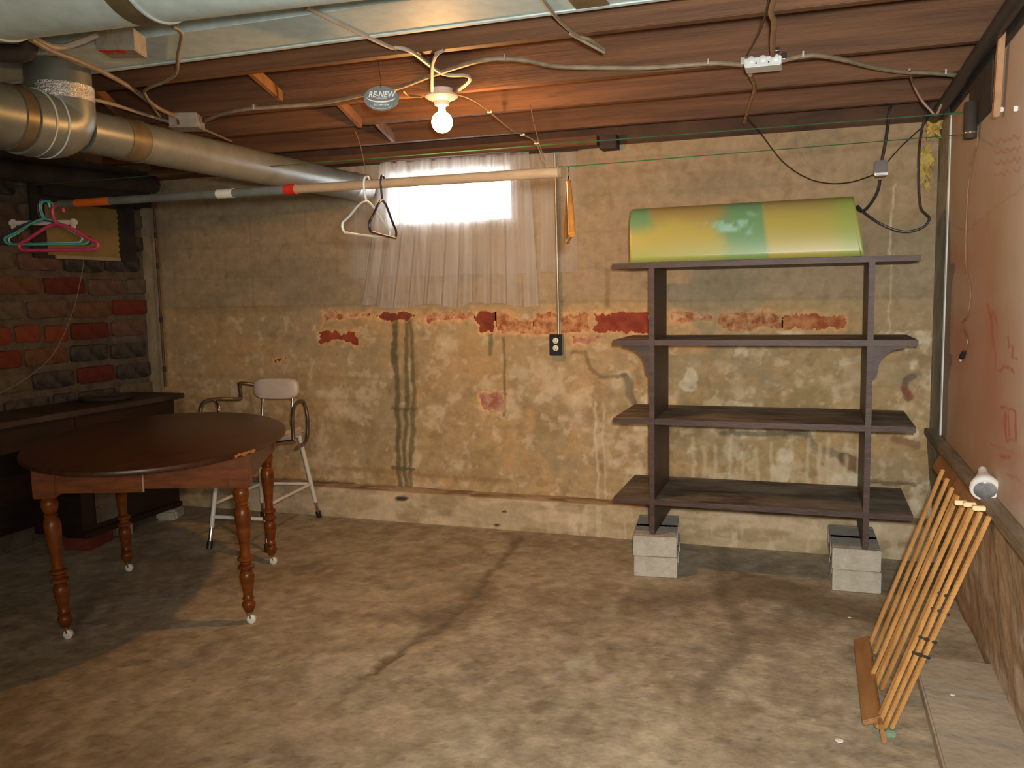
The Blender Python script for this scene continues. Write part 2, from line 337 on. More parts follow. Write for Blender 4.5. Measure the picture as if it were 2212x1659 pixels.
C = mixc(C, (0.66, 0.60, 0.52), sst(0.60, 0.68, fbm(X, Z, 8, 77))*0.8*(Z < 1.15)*sst(-1.4, -0.6, X))
C = mixc(C, (0.25, 0.19, 0.10), sst(0.56, 0.7, fbm(X, Z, 7, 88))*0.5*lowz); C = mixc(C, (0.56, 0.48, 0.38), sst(0.62, 0.70, fbm(X, Z, 17, 93))*0.55*(Z < 1.25)); C = mixc(C, (0.24, 0.17, 0.10), sst(0.64, 0.72, fbm(X, Z, 15, 95))*0.4)
rel = 0.004*(mid-0.5)+0.0016*(fine-0.5)+0.010*(big-0.5)
# joints of the big blocks above the brick course
for k, zc in enumerate((1.315, 1.50, 1.70, 1.90, 2.09)):
    g = np.exp(-((Z-zc-0.006*wob)/0.007)**2)*(0.5+mid)*(1.0 if k == 0 else 0.55)
    rel += 0.004*g; C = mixc(C, (0.20, 0.175, 0.125), np.clip(g*0.45, 0, 1))
for k in range(4):
    zc = (1.315, 1.50, 1.70, 1.90)[k]; xo = 0.41*((X+0.2*(k % 2)+0.12)/0.41-np.round((X+0.2*(k % 2)+0.12)/0.41))
    g = np.exp(-((xo+0.004*wob)/0.008)**2)*((Z > zc) & (Z < zc+0.19))*(mid*0.9); rel += 0.003*g; C = mixc(C, (0.21, 0.18, 0.13), np.clip(g*0.4, 0, 1))
# lower courses, faint
for zc in (0.30, 0.44, 0.58, 0.72, 0.86, 1.0, 1.12):
    g = np.exp(-((Z-zc-0.02*wob)/0.012)**2)*sst(0.45, 0.6, fbm(X, Z, 3, 99)); rel += 0.0025*g; C = mixc(C, (0.27, 0.21, 0.13), g*0.25)
def stroke(pts, wd, col, f=1.0, depth=0.0, soft=2.0, wobble=15):
    global C, rel
    d = pdist(px+wob*wobble, py+wob2*wobble*0.7, pts); k = (1-sst(wd*0.5, wd*0.5+soft, d))*f
    C = mixc(C, col, k); rel += depth*k
GR = (0.105, 0.10, 0.05)
stroke([(853, 690), (851, 760), (858, 850), (862, 930), (862, 1010), (868, 1075)], 6, GR, 0.85, -0.002, 5)
stroke([(876, 690), (876, 800), (880, 880), (876, 1000), (878, 1055)], 5, GR, 0.8, -0.002, 4)
stroke([(886, 690), (892, 800), (893, 930), (887, 1060)], 5, GR, 0.75, -0.002, 4)
stroke([(848, 882), (898, 885)], 3, GR, 0.7); stroke([(848, 1010), (898, 1013)], 6, GR, 0.8); stroke([(850, 700), (850, 780)], 9, GR, 0.5)
stroke([(1087, 722), (1090, 800), (1089, 860), (1087, 898)], 3, GR, 0.75, 0, 3); stroke([(1076, 851), (1093, 853)], 3, GR, 0.7)
stroke([(1061, 718), (1062, 745), (1059, 766)], 5, (0.12, 0.13, 0.06), 0.75, 0, 4)
stroke([(1232, 762), (1268, 763), (1274, 796), (1298, 814), (1346, 814)], 4, (0.20, 0.15, 0.08), 0.8, 0.006, 4)
stroke([(1346, 812), (1358, 828), (1363, 850), (1372, 872)], 8, (0.17, 0.155, 0.12), 0.85, 0.012, 5)
stroke([(1745, 942), (1762, 965), (1800, 978), (1822, 990)], 10, (0.19, 0.185, 0.15), 0.75, 0.008, 5)
stroke([(1822, 992), (1852, 1010)], 20, (0.16, 0.09, 0.06), 0.85, 0.012, 5); stroke([(1560, 934), (1640, 938), (1740, 934)], 7, (0.10, 0.10, 0.08), 0.7, 0.006, 4)
stroke([(1978, 812), (1960, 822), (1958, 860)], 9, (0.15, 0.12, 0.10), 0.85, 0.01, 4); stroke([(1956, 840), (1966, 856)], 14, (0.22, 0.07, 0.045), 0.8)
stroke([(1935, 950), (1980, 962)], 16, (0.20, 0.10, 0.07), 0.6, 0.006); stroke([(1880, 1040), (1975, 1046)], 6, (0.10, 0.085, 0.06), 0.7)
stroke([(1310, 585), (1312, 660)], 6, (0.17, 0.125, 0.07), 0.5, 0.004, 5)
stroke([(1285, 870), (1288, 940), (1290, 1085)], 3, (0.62, 0.55, 0.45), 0.6); stroke([(1303, 870), (1305, 1000), (1308, 1085)], 2, (0.6, 0.52, 0.42), 0.5)
stroke([(1925, 560), (1921, 690), (1924, 730)], 2, (0.5, 0.46, 0.36), 0.7); stroke([(1932, 400), (1922, 560)], 2, (0.55, 0.5, 0.4), 0.8)
for i in range(14): stroke([(1500+27*i+rnd.uniform(-8, 8), 960+rnd.uniform(-20, 30)), (1500+27*i+rnd.uniform(-8, 8), 1120)], 3, (0.60, 0.54, 0.43), 0.5, 0, 5, 14)
stroke([(560, 1035), (760, 1050), (900, 1062), (1100, 1078), (1330, 1096)], 7, (0.13, 0.075, 0.045), 0.7, 0.004, 6)
stroke([(700, 1008), (1100, 1040)], 4, (0.24, 0.14, 0.08), 0.45, 0, 6); stroke([(1670, 560), (1930, 566)], 7, (0.5, 0.46, 0.38), 0.3, 0, 6)
stroke([(498, 700), (503, 735)], 14, (0.42, 0.32, 0.22), 0.5, 0, 8); stroke([(380, 672), (640, 668)], 7, (0.2, 0.17, 0.11), 0.4, 0.003, 6)
for a_, b_ in (((1165, 792), 22), ((1190, 830), 16), ((1115, 800), 12), ((960, 735), 20), ((700, 990), 18), ((760, 890), 14), ((1100, 880), 12)):
    stroke([a_, (a_[0]+14, a_[1]+10)], b_, (0.56, 0.49, 0.40), 0.5, 0, 14)
# rust run-off round the exposed bricks
PATCH = [(700, 676, 742, 690, 0), (742, 676, 800, 683, 0), (800, 677, 898, 687, 0), (905, 679, 932, 692, 0), (930, 677, 1030, 688, 0), (1026, 677, 1110, 692, 0),
         (1040, 688, 1068, 716, 0), (1070, 690, 1147, 717, 0), (1156, 679, 1275, 718, 0), (1282, 677, 1402, 716, 0), (1445, 678, 1535, 694, 0), (1556, 680, 1690, 710, 0),
         (1690, 679, 1826, 710, 0), (688, 718, 766, 739, 0), (1236, 728, 1290, 742, 0), (1037, 852, 1080, 882, 0), (594, 769, 620, 781, 0)]
mask = np.zeros(X.shape); halo = np.zeros(X.shape)
for x0, y0, x1, y1, _ in PATCH:
    dx = np.maximum(np.maximum(x0-px, px-x1), 0); dy = np.maximum(np.maximum(y0-py, py-y1), 0); d = np.hypot(dx, dy)
    ins = np.minimum(np.minimum(px-x0, x1-px), np.minimum(py-y0, y1-py)); sd = np.where(ins > 0, -ins, d)+wob*24+wob2*16+(fbm(X, Z, 75, 15)-0.5)*9
    mask = np.maximum(mask, 1-sst(-1.5, 1.5, sd)); halo = np.maximum(halo, 1-sst(0, 11, sd))
C = mixc(C, (0.66, 0.40, 0.22), halo*(0.45+0.5*sst(0.4, 0.6, fbm(X, Z, 12, 13)))); rel += mask*0.015
px0, px1, pz0, pz1 = -2.40, -1.63, 1.79, 2.09      # window opening
hole = (X > px0-0.004) & (X < px1) & (Z > pz0-0.004) & (Z < pz1)
wall_back = tag(gridobj('wall_back', np.stack([X, Yw+rel, Z], -1), C, m_parge, hole), kind='structure')
# brick pieces lying in the spalled patches
def onwall(x, y): return at(x, y, Y=YB)
BK = [(684, 768, 716, 742, 'red'), (696, 796, 676, 712, 'pale'), (798, 900, 676, 712, 'dark_red'), (902, 1024, 676, 712, 'pale'), (1026, 1070, 676, 717, 'dark_red'), (1071, 1150, 676, 718, 'mixed'),
      (1153, 1277, 676, 719, 'mixed'), (1279, 1404, 676, 717, 'red'), (1443, 1537, 676, 712, 'pale'), (1553, 1689, 678, 713, 'mixed'), (1691, 1829, 677, 713, 'orange'),
      (1232, 1294, 724, 746, 'pink'), (1033, 1084, 849, 885, 'pink'), (590, 624, 766, 784, 'red')]
for x0, x1, y0, y1, c in BK:
    a = onwall(x0, (y0+y1)/2); b = onwall(x1, (y0+y1)/2); t = onwall((x0+x1)/2, y0); u = onwall((x0+x1)/2, y1)
    mb = MB(); mb.box(((a.x+b.x)/2, YB+0.040, (t.z+u.z)/2), (b.x-a.x+0.02, 0.07, t.z-u.z+0.02), bev=0.004)
    obj('brick', mb, BW[c], wall_back)
# body of the wall behind the parging, window reveal
mb = MB()
for a, b in (((XL-0.3, YB+0.05, -0.1), (px0, YB+0.30, ZT)), ((px1, YB+0.05, -0.1), (0.95, YB+0.30, ZT)), ((px0, YB+0.05, -0.1), (px1, YB+0.30, pz0)), ((px0, YB+0.05, pz1), (px1, YB+0.30, ZT))): mb.bb(a, b)
mb.bb((px0-0.02, YB-0.002, pz0-0.02), (px1+0.02, YB+0.06, pz0)); mb.bb((px0-0.02, YB-0.002, pz1), (px1+0.02, YB+0.06, pz1+0.02))
mb.bb((px0-0.02, YB-0.002, pz0), (px0, YB+0.06, pz1)); mb.bb((px1, YB-0.002, pz0), (px1+0.02, YB+0.06, pz1))
m_core = mat('masonry_core', (0.30, 0.25, 0.17), (0.38, 0.32, 0.23), 0.9)
obj('wall_core', mb, m_core, wall_back)
# footing ledge along the back wall
xs2 = np.arange(XL, 0.62, 0.01); vs_ = np.linspace(0, 1, 34)
U, V = np.meshgrid(xs2, vs_, indexing='ij')
zz = np.where(V < 0.62, V/0.62*0.185, 0.185+0.012*(V-0.62)/0.38); yy = np.where(V < 0.62, 4.625-0.006*np.sin(V*3), 4.625+(V-0.62)/0.38*0.10)
nz_ = fbm(U, V, 6, 17)-0.5; fp, fq = pix(U, yy, zz)
Cl = np.zeros(U.shape+(3,))+np.array((0.43, 0.35, 0.245)); Cl = mixc(Cl, (0.56, 0.46, 0.36), sst(0.5, 0.62, fbm(U, V, 3, 19))*0.7)
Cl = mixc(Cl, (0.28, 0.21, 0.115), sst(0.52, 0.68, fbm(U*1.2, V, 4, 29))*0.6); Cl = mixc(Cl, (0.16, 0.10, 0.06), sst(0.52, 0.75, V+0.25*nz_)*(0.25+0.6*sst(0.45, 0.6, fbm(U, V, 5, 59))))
Cl = mixc(Cl, (0.60, 0.53, 0.42), sst(0.58, 0.66, fbm(U*9, V*0.4, 3, 39))*0.5*(V < 0.6)*sst(-1.6, -1.2, U))
for c_, r_ in (((1073, 1134), 6), ((1090, 1105), 5), ((870, 1077), 10), ((862, 1077), 8)): Cl = mixc(Cl, (0.05, 0.05, 0.03), 1-sst(r_*0.6, r_, np.hypot((fp-c_[0])*0.7, (fq-c_[1])*1.5)))
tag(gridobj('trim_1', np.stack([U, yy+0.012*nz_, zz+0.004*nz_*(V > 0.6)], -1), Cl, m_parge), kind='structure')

# floor
xs3 = np.arange(-4.4, 1.1, 0.014); ys3 = np.concatenate([np.arange(-2.0, 1.5, 0.1), np.arange(1.5, 4.70, 0.0125)])
X3, Y3 = np.meshgrid(xs3, ys3, indexing='ij'); Ysafe = np.maximum(Y3, 1.2); fpx, fpy = pix(X3, Ysafe, X3*0)
w3 = fbm(X3, Y3, 6, 101)-0.5; w4 = fbm(X3, Y3, 24, 102)-0.5; b3 = fbm(X3, Y3, 1.7, 103); m3 = fbm(X3, Y3, 5, 104); f3 = fbm(X3, Y3, 30, 105)
Cf = np.zeros(X3.shape+(3,))+np.array((0.33, 0.275, 0.20))
Cf = mixc(Cf, (0.255, 0.195, 0.135), sst(0.42, 0.62, b3)*0.7); Cf = mixc(Cf, (0.40, 0.345, 0.26), sst(0.50, 0.66, m3)*0.6)
Cf = mixc(Cf, (0.20, 0.16, 0.115), sst(0.56, 0.70, fbm(X3, Y3, 3.5, 106))*0.5); Cf = mixc(Cf, (0.30, 0.27, 0.20), sst(0.52, 0.66, fbm(X3, Y3, 2.6, 111))*0.5)
Cf = mixc(Cf, (0.10, 0.075, 0.05), sst(0.70, 0.76, f3)*0.45*(Y3 < 3.2)); Cf = mixc(Cf, (0.45, 0.40, 0.32), sst(0.66, 0.76, fbm(X3, Y3, 26, 115))*0.4*(Y3 < 3.4)); Cf = mixc(Cf, (0.20, 0.155, 0.11), sst(0.5, 0.62, fbm(X3, Y3, 11, 117))*0.35); Cf = mixc(Cf, (0.42, 0.35, 0.27), sst(0.56, 0.64, fbm(X3, Y3, 15, 119))*0.4)
zf = 0.004*(m3-0.5)+0.0025*(f3-0.5)
def fstroke(pts, wd, col, f=1.0, dep=0.0, soft=6, wob_=40):
    global Cf, zf
    d = pdist(fpx+w3*wob_, fpy+w4*wob_*0.5, pts); k = (1-sst(wd*0.5, wd*0.5+soft, d))*f*(Y3 > 1.5); Cf = mixc(Cf, col, k); zf = zf-dep*k
DK = (0.13, 0.10, 0.065)
fstroke([(1112, 1165), (1085, 1200), (1020, 1290), (960, 1345), (905, 1380), (865, 1412)], 3, DK, 0.7, 0.006, 12)
fstroke([(868, 1408), (845, 1425), (812, 1448)], 12, (0.13, 0.10, 0.055), 0.85, 0.012, 6); fstroke([(812, 1450), (760, 1490), (700, 1540)], 3, DK, 0.5, 0.004, 10)
fstroke([(1040, 1280), (1000, 1320), (930, 1345)], 26, (0.14, 0.105, 0.07), 0.5, 0.003, 30); fstroke([(1060, 1185), (1085, 1178)], 16, (0.42, 0.36, 0.25), 0.6, 0, 10)
fstroke([(1558, 1190), (1560, 1260), (1590, 1330), (1610, 1400), (1560, 1440), (1520, 1490), (1500, 1560), (1470, 1600)], 8, (0.15, 0.12, 0.085), 0.55, 0.003, 26)
fstroke([(1360, 1300), (1480, 1290), (1560, 1275)], 18, (0.15, 0.105, 0.07), 0.55, 0, 22); fstroke([(1600, 1260), (1700, 1280), (1790, 1310), (1900, 1330)], 28, (0.13, 0.09, 0.05), 0.6, 0, 24)
fstroke([(880, 1335), (1000, 1345)], 10, (0.13, 0.09, 0.06), 0.4, 0, 20); fstroke([(1180, 1345), (1280, 1380), (1330, 1400)], 6, DK, 0.35, 0, 16); fstroke([(1150, 1530), (1175, 1520)], 12, DK, 0.55, 0, 10)
fstroke([(690, 1440), (760, 1430), (790, 1435)], 26, (0.52, 0.45, 0.38), 0.5, 0, 20); fstroke([(1240, 1435), (1270, 1430)], 28, (0.42, 0.40, 0.31), 0.7, 0, 10)
fstroke([(640, 1570), (720, 1590), (850, 1560)], 50, (0.42, 0.34, 0.25), 0.45, 0, 40); fstroke([(1360, 1640), (1480, 1560), (1520, 1640)], 40, (0.42, 0.35, 0.25), 0.4, 0, 40)
fstroke([(640, 1235), (680, 1220)], 8, DK, 0.5, 0, 10); fstroke([(380, 1420), (420, 1440)], 26, (0.36, 0.31, 0.26), 0.6, 0, 18); fstroke([(520, 1340), (480, 1380), (300, 1500)], 10, DK, 0.3, 0, 20)
fstroke([(0, 1215), (70, 1205)], 16, (0.36, 0.37, 0.36), 0.4, 0, 10)
floor = tag(gridobj('floor', np.stack([X3, Y3, zf], -1), Cf, m_floor), kind='structure')

# left wall: brick, with individual bricks proud of the mortar
mb = MB(); mb.bb((XL-0.25, -2.1, -0.1), (XL, YB+0.05, 2.4)); wall_left = struct('wall_left', mb, mat('grey_mortar', (0.075, 0.06, 0.042), (0.13, 0.105, 0.075), 0.95, scale=12, bump=0.8))
variants = {}
def brickmesh(ln, c, v):
    key = (ln, c, v)
    if key not in variants:
        bm = bmesh.new(); bmesh.ops.create_cube(bm, size=1); bmesh.ops.bevel(bm, geom=bm.edges[:], offset=0.10, segments=1, affect='EDGES'); rr = random.Random(hash(ln)*7+v)
        for q in bm.verts: q.co = Vector((q.co.x*0.03, q.co.y*ln+rr.uniform(-.006, .006), q.co.z*0.096+rr.uniform(-.005, .005)))
        me = bpy.data.meshes.new('brick'); bm.to_mesh(me); bm.free(); me.materials.append(BR[c]); variants[key] = me
    return variants[key]
known = {(3, 1): 'grey', (4, 5): 'dark_red'}
row_cols = {  # course -> colours of successive bricks from the corner towards the camera
    1.055: ['sooty', 'sooty', 'brown', 'red', 'mauve', 'grey'], 1.19: ['mauve', 'dark_red', 'orange', 'orange', 'orange', 'brown'], 1.325: ['red', 'brown', 'mauve', 'grey', 'mauve', 'grey'],
    1.46: ['grey', 'mauve', 'dark_red', 'brown', 'grey', 'mauve'], 1.595: ['sooty', 'sooty', 'mauve', 'grey', 'brown', 'mauve'], 0.92: ['sooty', 'dark_red', 'sooty', 'grey', 'sooty', 'mauve'],
    0.785: ['grey', 'sooty', 'sooty', 'sooty', 'grey', 'sooty'], 1.73: ['sooty', 'grey', 'mauve', 'sooty', 'brown', 'grey'], 1.865: ['grey', 'sooty', 'grey', 'mauve', 'dark_red', 'sooty'],
    2.0: ['sooty', 'sooty', 'grey', 'sooty', 'orange', 'grey'], 2.13: ['sooty', 'sooty', 'sooty', 'grey', 'sooty', 'sooty']}
for k, (zc, cols) in enumerate(row_cols.items()):
    y = 4.60 if zc != 1.19 else 4.575
    if round(zc*100) in (106, 133, 160, 187): y = 4.56
    for i in range(9):
        ln = 0.285 if rnd.random() > 0.12 else 0.16
        c = cols[i] if i < len(cols) else rnd.choice(['grey', 'mauve', 'sooty', 'brown'])
        o = bpy.data.objects.new('brick', brickmesh(ln, c, i % 3)); COL.objects.link(o); o.parent = wall_left
        o.location = Vector((XL+0.004+rnd.uniform(-0.004, 0.004), y-ln/2, zc+rnd.uniform(-0.006, 0.006)))-wall_left.location
        y -= ln+0.03
# plastered strip in the corner beyond the bricks
mb = MB(); mb.box((XL+0.008, 4.66, 1.07), (0.03, 0.11, 2.14), bev=0.006); struct('trim_2', mb, mat('corner_plaster', (0.22, 0.19, 0.13), (0.32, 0.28, 0.20), 0.9, scale=8, bump=0.6))

# right wall: masonry below, ledge plank, painted panel above
ys4 = np.arange(-2.0, 4.74, 0.012); zs4 = np.arange(0, 0.656, 0.012); Y4, Z4 = np.meshgrid(ys4, zs4, indexing='ij'); X4 = np.full(Y4.shape, XR)-0.062*Z4/0.65-0.01*sst(3.2, 4.72, Y4)
n4 = fbm(Y4, Z4, 5, 201); q4 = fbm(Y4*0.8, Z4*2.2, 5, 202)
C4 = np.zeros(Y4.shape+(3,))+np.array((0.37, 0.27, 0.17)); C4 = mixc(C4, (0.52, 0.44, 0.36), sst(0.48, 0.62, q4)*0.8*(1-sst(0.30, 0.5, Z4))); C4 = mixc(C4, (0.24, 0.18, 0.11), sst(0.55, 0.68, n4)*0.6)
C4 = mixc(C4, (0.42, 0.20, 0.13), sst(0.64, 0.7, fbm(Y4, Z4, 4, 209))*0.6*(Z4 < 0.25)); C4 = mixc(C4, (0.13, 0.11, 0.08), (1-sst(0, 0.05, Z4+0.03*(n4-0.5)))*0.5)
C4 = mixc(C4, (0.30, 0.28, 0.21), sst(4.25, 4.5, Y4)*0.7)
wall_right = tag(gridobj('wall_right', np.stack([X4+0.02*(n4-0.5)*2*0.6, Y4, Z4], -1), C4, m_parge), kind='structure')
mb = MB(); mb.bb((0.565, 4.365, 0.62), (0.70, YB+0.02, 2.19), bev=0.006); mb.bb((XR+0.03, -2.1, -0.1), (XR+0.3, YB, 2.4)); obj('wall_core', mb, mat('damp_grey_parging', (0.24, 0.225, 0.16), (0.42, 0.39, 0.30), 0.9, scale=6, bump=0.4), wall_right)
mb = MB(); mb.bb((0.528, -2.0, 0.648), (0.66, 4.60, 0.680), bev=0.004); struct('trim_3', mb, m_sill)
ys5 = np.concatenate([np.arange(-2.0, 2.2, 0.1), np.arange(2.2, 4.361, 0.007)]); zs5 = np.arange(0.684, 2.19, 0.007); Y5, Z5 = np.meshgrid(ys5, zs5, indexing='ij'); X5 = np.full(Y5.shape, 0.572)
qx, qy = pix(X5, np.maximum(Y5, 1.5), Z5); b5 = fbm(Y5, Z5, 1.6, 301); w5 = fbm(Y5, Z5, 9, 302)-0.5; v5 = fbm(Y5, Z5, 30, 303)-0.5
C5 = np.zeros(Y5.shape+(3,))+np.array((0.42, 0.31, 0.22)); C5 = mixc(C5, (0.47, 0.385, 0.33), sst(0.4, 0.62, b5)*0.8)
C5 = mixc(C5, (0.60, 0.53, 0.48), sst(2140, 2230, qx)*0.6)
def pstroke(pts, wd, col, f=1.0, soft=2.0, wob_=14):
    global C5
    d = pdist(qx+w5*wob_, qy+v5*wob_, pts); C5 = mixc(C5, col, (1-sst(wd*0.5, wd*0.5+soft, d))*f*(Y5 > 2.2))
RD = (0.42, 0.075, 0.055); PK = (0.42, 0.17, 0.125)
for a_, wd_, f_ in (([(2035, 560), (2070, 558)], 12, .5), ([(2040, 720), (2060, 770), (2070, 740)], 34, .4), ([(2120, 500), (2125, 620)], 30, .35), ([(2110, 700), (2120, 880), (2150, 960)], 60, .38), ([(2050, 980), (2110, 1010)], 26, .3), ([(2160, 700), (2180, 900)], 50, .25), ([(2200, 1000), (2212, 1060)], 30, .4), ([(2100, 430), (2140, 400)], 20, .15)):
    pstroke(a_, wd_, PK, f_, 38, 40)
# red crayon scribbles
pstroke([(2133, 655), (2138, 690), (2145, 668), (2152, 700), (2160, 705)], 2, RD, .55); pstroke([(2140, 690), (2145, 740), (2150, 790)], 2, RD, .5)
pstroke([(2178, 728), (2180, 750), (2190, 748), (2188, 770), (2200, 775)], 2.5, RD, .7); pstroke([(2160, 800), (2172, 790), (2185, 796), (2192, 806)], 3, RD, .7)
pstroke([(2165, 878), (2180, 882), (2194, 888)], 3, RD, .8); pstroke([(2172, 890), (2170, 950), (2176, 952), (2192, 952), (2194, 890)], 3, RD, .65); pstroke([(2178, 895), (2180, 945)], 2, RD, .6)
pstroke([(2163, 985), (2172, 992), (2180, 985)], 5, RD, .6); pstroke([(2140, 958), (2158, 968), (2190, 975)], 1.5, RD, .4); pstroke([(2175, 1025), (2205, 1035)], 4, RD, .4)
for r_ in range(4):
    yy_ = 306+24*r_; pts_ = [(2148+7*i, yy_-(0.22*7*i)+(5 if i % 2 else -3)+rnd.uniform(-2, 2)) for i in range(9)]
    pstroke(pts_, 1.6, RD, .5, 1.5, 3)
pstroke([(2030, 470), (2090, 500), (2160, 440), (2212, 400)], 1.5, (0.3, 0.2, 0.13), .4)
panel = thing('painted_wall_panel', 'large off-white hardboard panel with red scribbles above the ledge on the right wall', 'wall panel', (0.572, 3.4, 0.684))
gridobj('board_face', np.stack([X5, Y5, Z5], -1), C5, m_panelp, parent=panel)
mb = MB(); mb.bb((0.573, -2.0, 0.684), (0.583, 4.361, 2.19)); obj('board_back', mb, m_panelp, panel)
mb = MB(); mb.bb((0.568, 4.361, 0.684), (0.580, 4.3645, 2.14)); obj('edge_strip', mb, m_brdend, panel, 'white metal edge strip')

# raised pad at the foot of the right wall
mb = MB(); mb.bb((0.365, -1.5, -0.02), (XR+0.02, 3.30, 0.042), bev=0.006); pad = struct('trim_4', mb, mat('pad_concrete', (0.33, 0.27, 0.19), (0.44, 0.37, 0.28), 0.9, scale=5, bump=0.4))
# the wall behind the photographer
mb = MB(); mb.bb((XL-0.2, -2.25, -0.1), (XR+0.3, -2.1, 2.4)); struct('wall_front', mb, m_core)
# ceiling slab and joists
mb = MB(); mb.bb((XL-0.3, -2.25, 2.39), (XR+0.4, YB+0.3, 2.44)); ceiling = struct('ceiling', mb, m_sub)
def piece(name, mb, m, parent): return obj(name, mb, m, parent)
for yc in (-1.6, -1.1, -0.6, -0.1, 0.4, 0.9, 1.35, 1.55, 2.81, 3.40, 3.84, 4.36):
    mb = MB(); a = Vector((XL-0.2, yc-(0.03 if yc > 2.5 else 0), 2.295)); b = Vector((XR+0.2, yc+(0.05 if yc > 2.5 else 0), 2.295)); mb.bar(a, b, 0.19, 0.042, bev=0.003); piece('joist', mb, m_joist, ceiling)
for a_, b_ in ((at(500, 112, Y=2.85), at(606, 208, Y=3.36)), (at(715, 200, Y=3.43), at(778, 266, Y=3.81)), (at(815, 262, Y=3.88), at(850, 298, Y=4.32)), (Vector((-2.9, 2.85, 2.36)), Vector((-3.1, 3.36, 2.24)))):
    mb = MB(); mb.bar(a_, b_, 0.020, 0.045, side=(1, 0.3, 0)); piece('bridging', mb, m_joist2, ceiling)
mb = MB(); mb.bb((XL, YB+0.01, ZT), (XR, YB+0.10, 2.39)); piece('rim_board', mb, m_sub, ceiling)
mb = MB(); mb.bb((XL+0.02, 4.60, 2.150), (-1.10, 4.715, 2.199)); piece('sill_plate', mb, m_joist, ceiling)
mb = MB(); mb.bb((-1.09, 4.62, 2.13), (-1.0, 4.715, 2.199)); piece('sill_block', mb, m_dkbeam, ceiling)

# window
win = struct('window_1', MB().bb((px0, YB+0.14, pz0), (px1, YB+0.18, pz0+0.022)).bb((px0, YB+0.14, pz1-0.022), (px1, YB+0.18, pz1)).bb((px0, YB+0.14, pz0+0.022), (px0+0.025, YB+0.18, pz1-0.022)).bb((px1-0.025, YB+0.14, pz0+0.022), (px1, YB+0.18, pz1-0.022)), m_winframe)
obj('pane', MB().bb((px0+0.02, YB+0.155, pz0+0.02), (px1-0.02, YB+0.160, pz1-0.02)), m_glass, win)

# ---------------------------------------------------------------- curtains
def curtain(x0t, x1t, x0b, x1b, zt, zbf, y, amp, npl, name, label, ph):
    nu, nv = 240, 50; mb = MB(); vs = []
    for j in range(nv):
        v = j/(nv-1)
        for i in range(nu):
            u = i/(nu-1); xt = x0t+(x1t-x0t)*u; xb = x0b+(x1b-x0b)*u; zb = zbf(u); x = xt*(1-v)+xb*v
            p = math.sin(2*math.pi*npl*u+ph+0.5*math.sin(9*u)+0.3*v)+0.35*math.sin(2*math.pi*npl*2.3*u+1)
            vs.append((x+0.006*math.cos(2*math.pi*npl*u)*v, y+amp*(0.35+0.65*v)*p, zt*(1-v)+zb*v))
    mb.add(vs, [(j*nu+i, j*nu+i+1, (j+1)*nu+i+1, (j+1)*nu+i) for j in range(nv-1) for i in range(nu-1)])
    o = obj(name, mb, m_sheer, flat=False); tag(o, label, 'curtain'); return o
curtain(-2.66, -1.24, -2.68, -1.245, 2.145, lambda u: 1.485-0.004*math.sin(20*u), 4.70, 0.003, 5, 'sheer_curtain', 'wide flat sheer curtain panel hanging behind the gathered one at the window', 0)
curtain(-2.42, -1.50, -2.595, -1.465, 2.15, lambda u: 1.305+0.012*math.sin(17*u+1)+(0.045*max(0, 1-abs(u-0.66)/0.06)), 4.655, 0.014, 11, 'sheer_curtain', 'gathered white sheer curtain in front, hanging lowest below the window', 1)
solo('curtain_rod', MB().tube([(-2.70, 4.665, 2.150), (-1.22, 4.665, 2.140)], 0.004), m_dkbeam, 'thin dark curtain rod at the top of the window curtains', 'rod')

# ---------------------------------------------------------------- table
TZ = 0.755; tc_ = Vector((-2.775, 3.135)); e1 = Vector((0.493, -0.870)); e2 = Vector((0.870, 0.493)); A_, B_ = 0.815, 0.54
table = thing('dining_table', 'old brown oval wooden table with turned legs on white casters', 'table', (tc_.x, tc_.y, 0))
def ell(k, s, z): an = 2*math.pi*k/96; p = tc_+e1*(A_-s)*math.cos(an)+e2*(B_-s)*math.sin(an); return (p.x, p.y, z)
mb = MB(); lv = [(0.012, TZ-0.024), (0.002, TZ-0.019), (0, TZ-0.012), (0.003, TZ-0.004), (0.012, TZ)]
vs = [ell(k, s, z) for s, z in lv for k in range(96)]
mb.add(vs, [(i*96+k, i*96+(k+1) % 96, (i+1)*96+(k+1) % 96, (i+1)*96+k) for i in range(4) for k in range(96)]+[tuple(range(96))[::-1], tuple(4*96+k for k in range(96))])
obj('table_top', mb, m_tabtop, table)
mb = MB()
for s, z0, z1 in ((-0.0012, TZ-0.021, TZ-0.008),):
    kk = range(13, 19); ks = [k+0.0 for k in np.linspace(12.2, 15.2, 12)]
    up_ = [ell(k, -0.001, TZ-0.006+0.002*math.sin(k*9)) for k in ks]; lo_ = [ell(k, -0.001, TZ-0.018+0.004*math.sin(k*5)) for k in ks]
    mb.add(up_+lo_, [(i, i+1, 12+i+1, 12+i) for i in range(11)])
obj('edge_chip', mb, m_chip, table, 'pale chipped edge of the table top')
foot = [at(145, 1378, Z=0.0), at(540, 1345, Z=0.0), at(588, 1218, Z=0.0), at(277, 1233, Z=0.0)]
tops = [Vector((foot[0].x-0.045, foot[0].y, 0)), Vector((foot[1].x-0.02, foot[1].y+0.01, 0)), Vector((foot[2].x-0.02, foot[2].y+0.02, 0)), Vector((foot[3].x-0.02, foot[3].y, 0))]
prof = [(0, .014), (.01, .020), (.03, .028), (.042, .027), (.052, .019), (.060, .025), (.068, .020), (.085, .020), (.12, .027), (.15, .031), (.168, .028), (.178, .020), (.186, .034), (.196, .035), (.205, .022), (.213, .022),
        (.221, .034), (.231, .034), (.240, .021), (.26, .020), (.31, .024), (.37, .031), (.41, .034), (.435, .030), (.447, .023), (.455, .028), (.463, .023), (.475, .029), (.497, .034), (.515, .030), (.523, .024), (.530, .034)]
ZF = 0.046
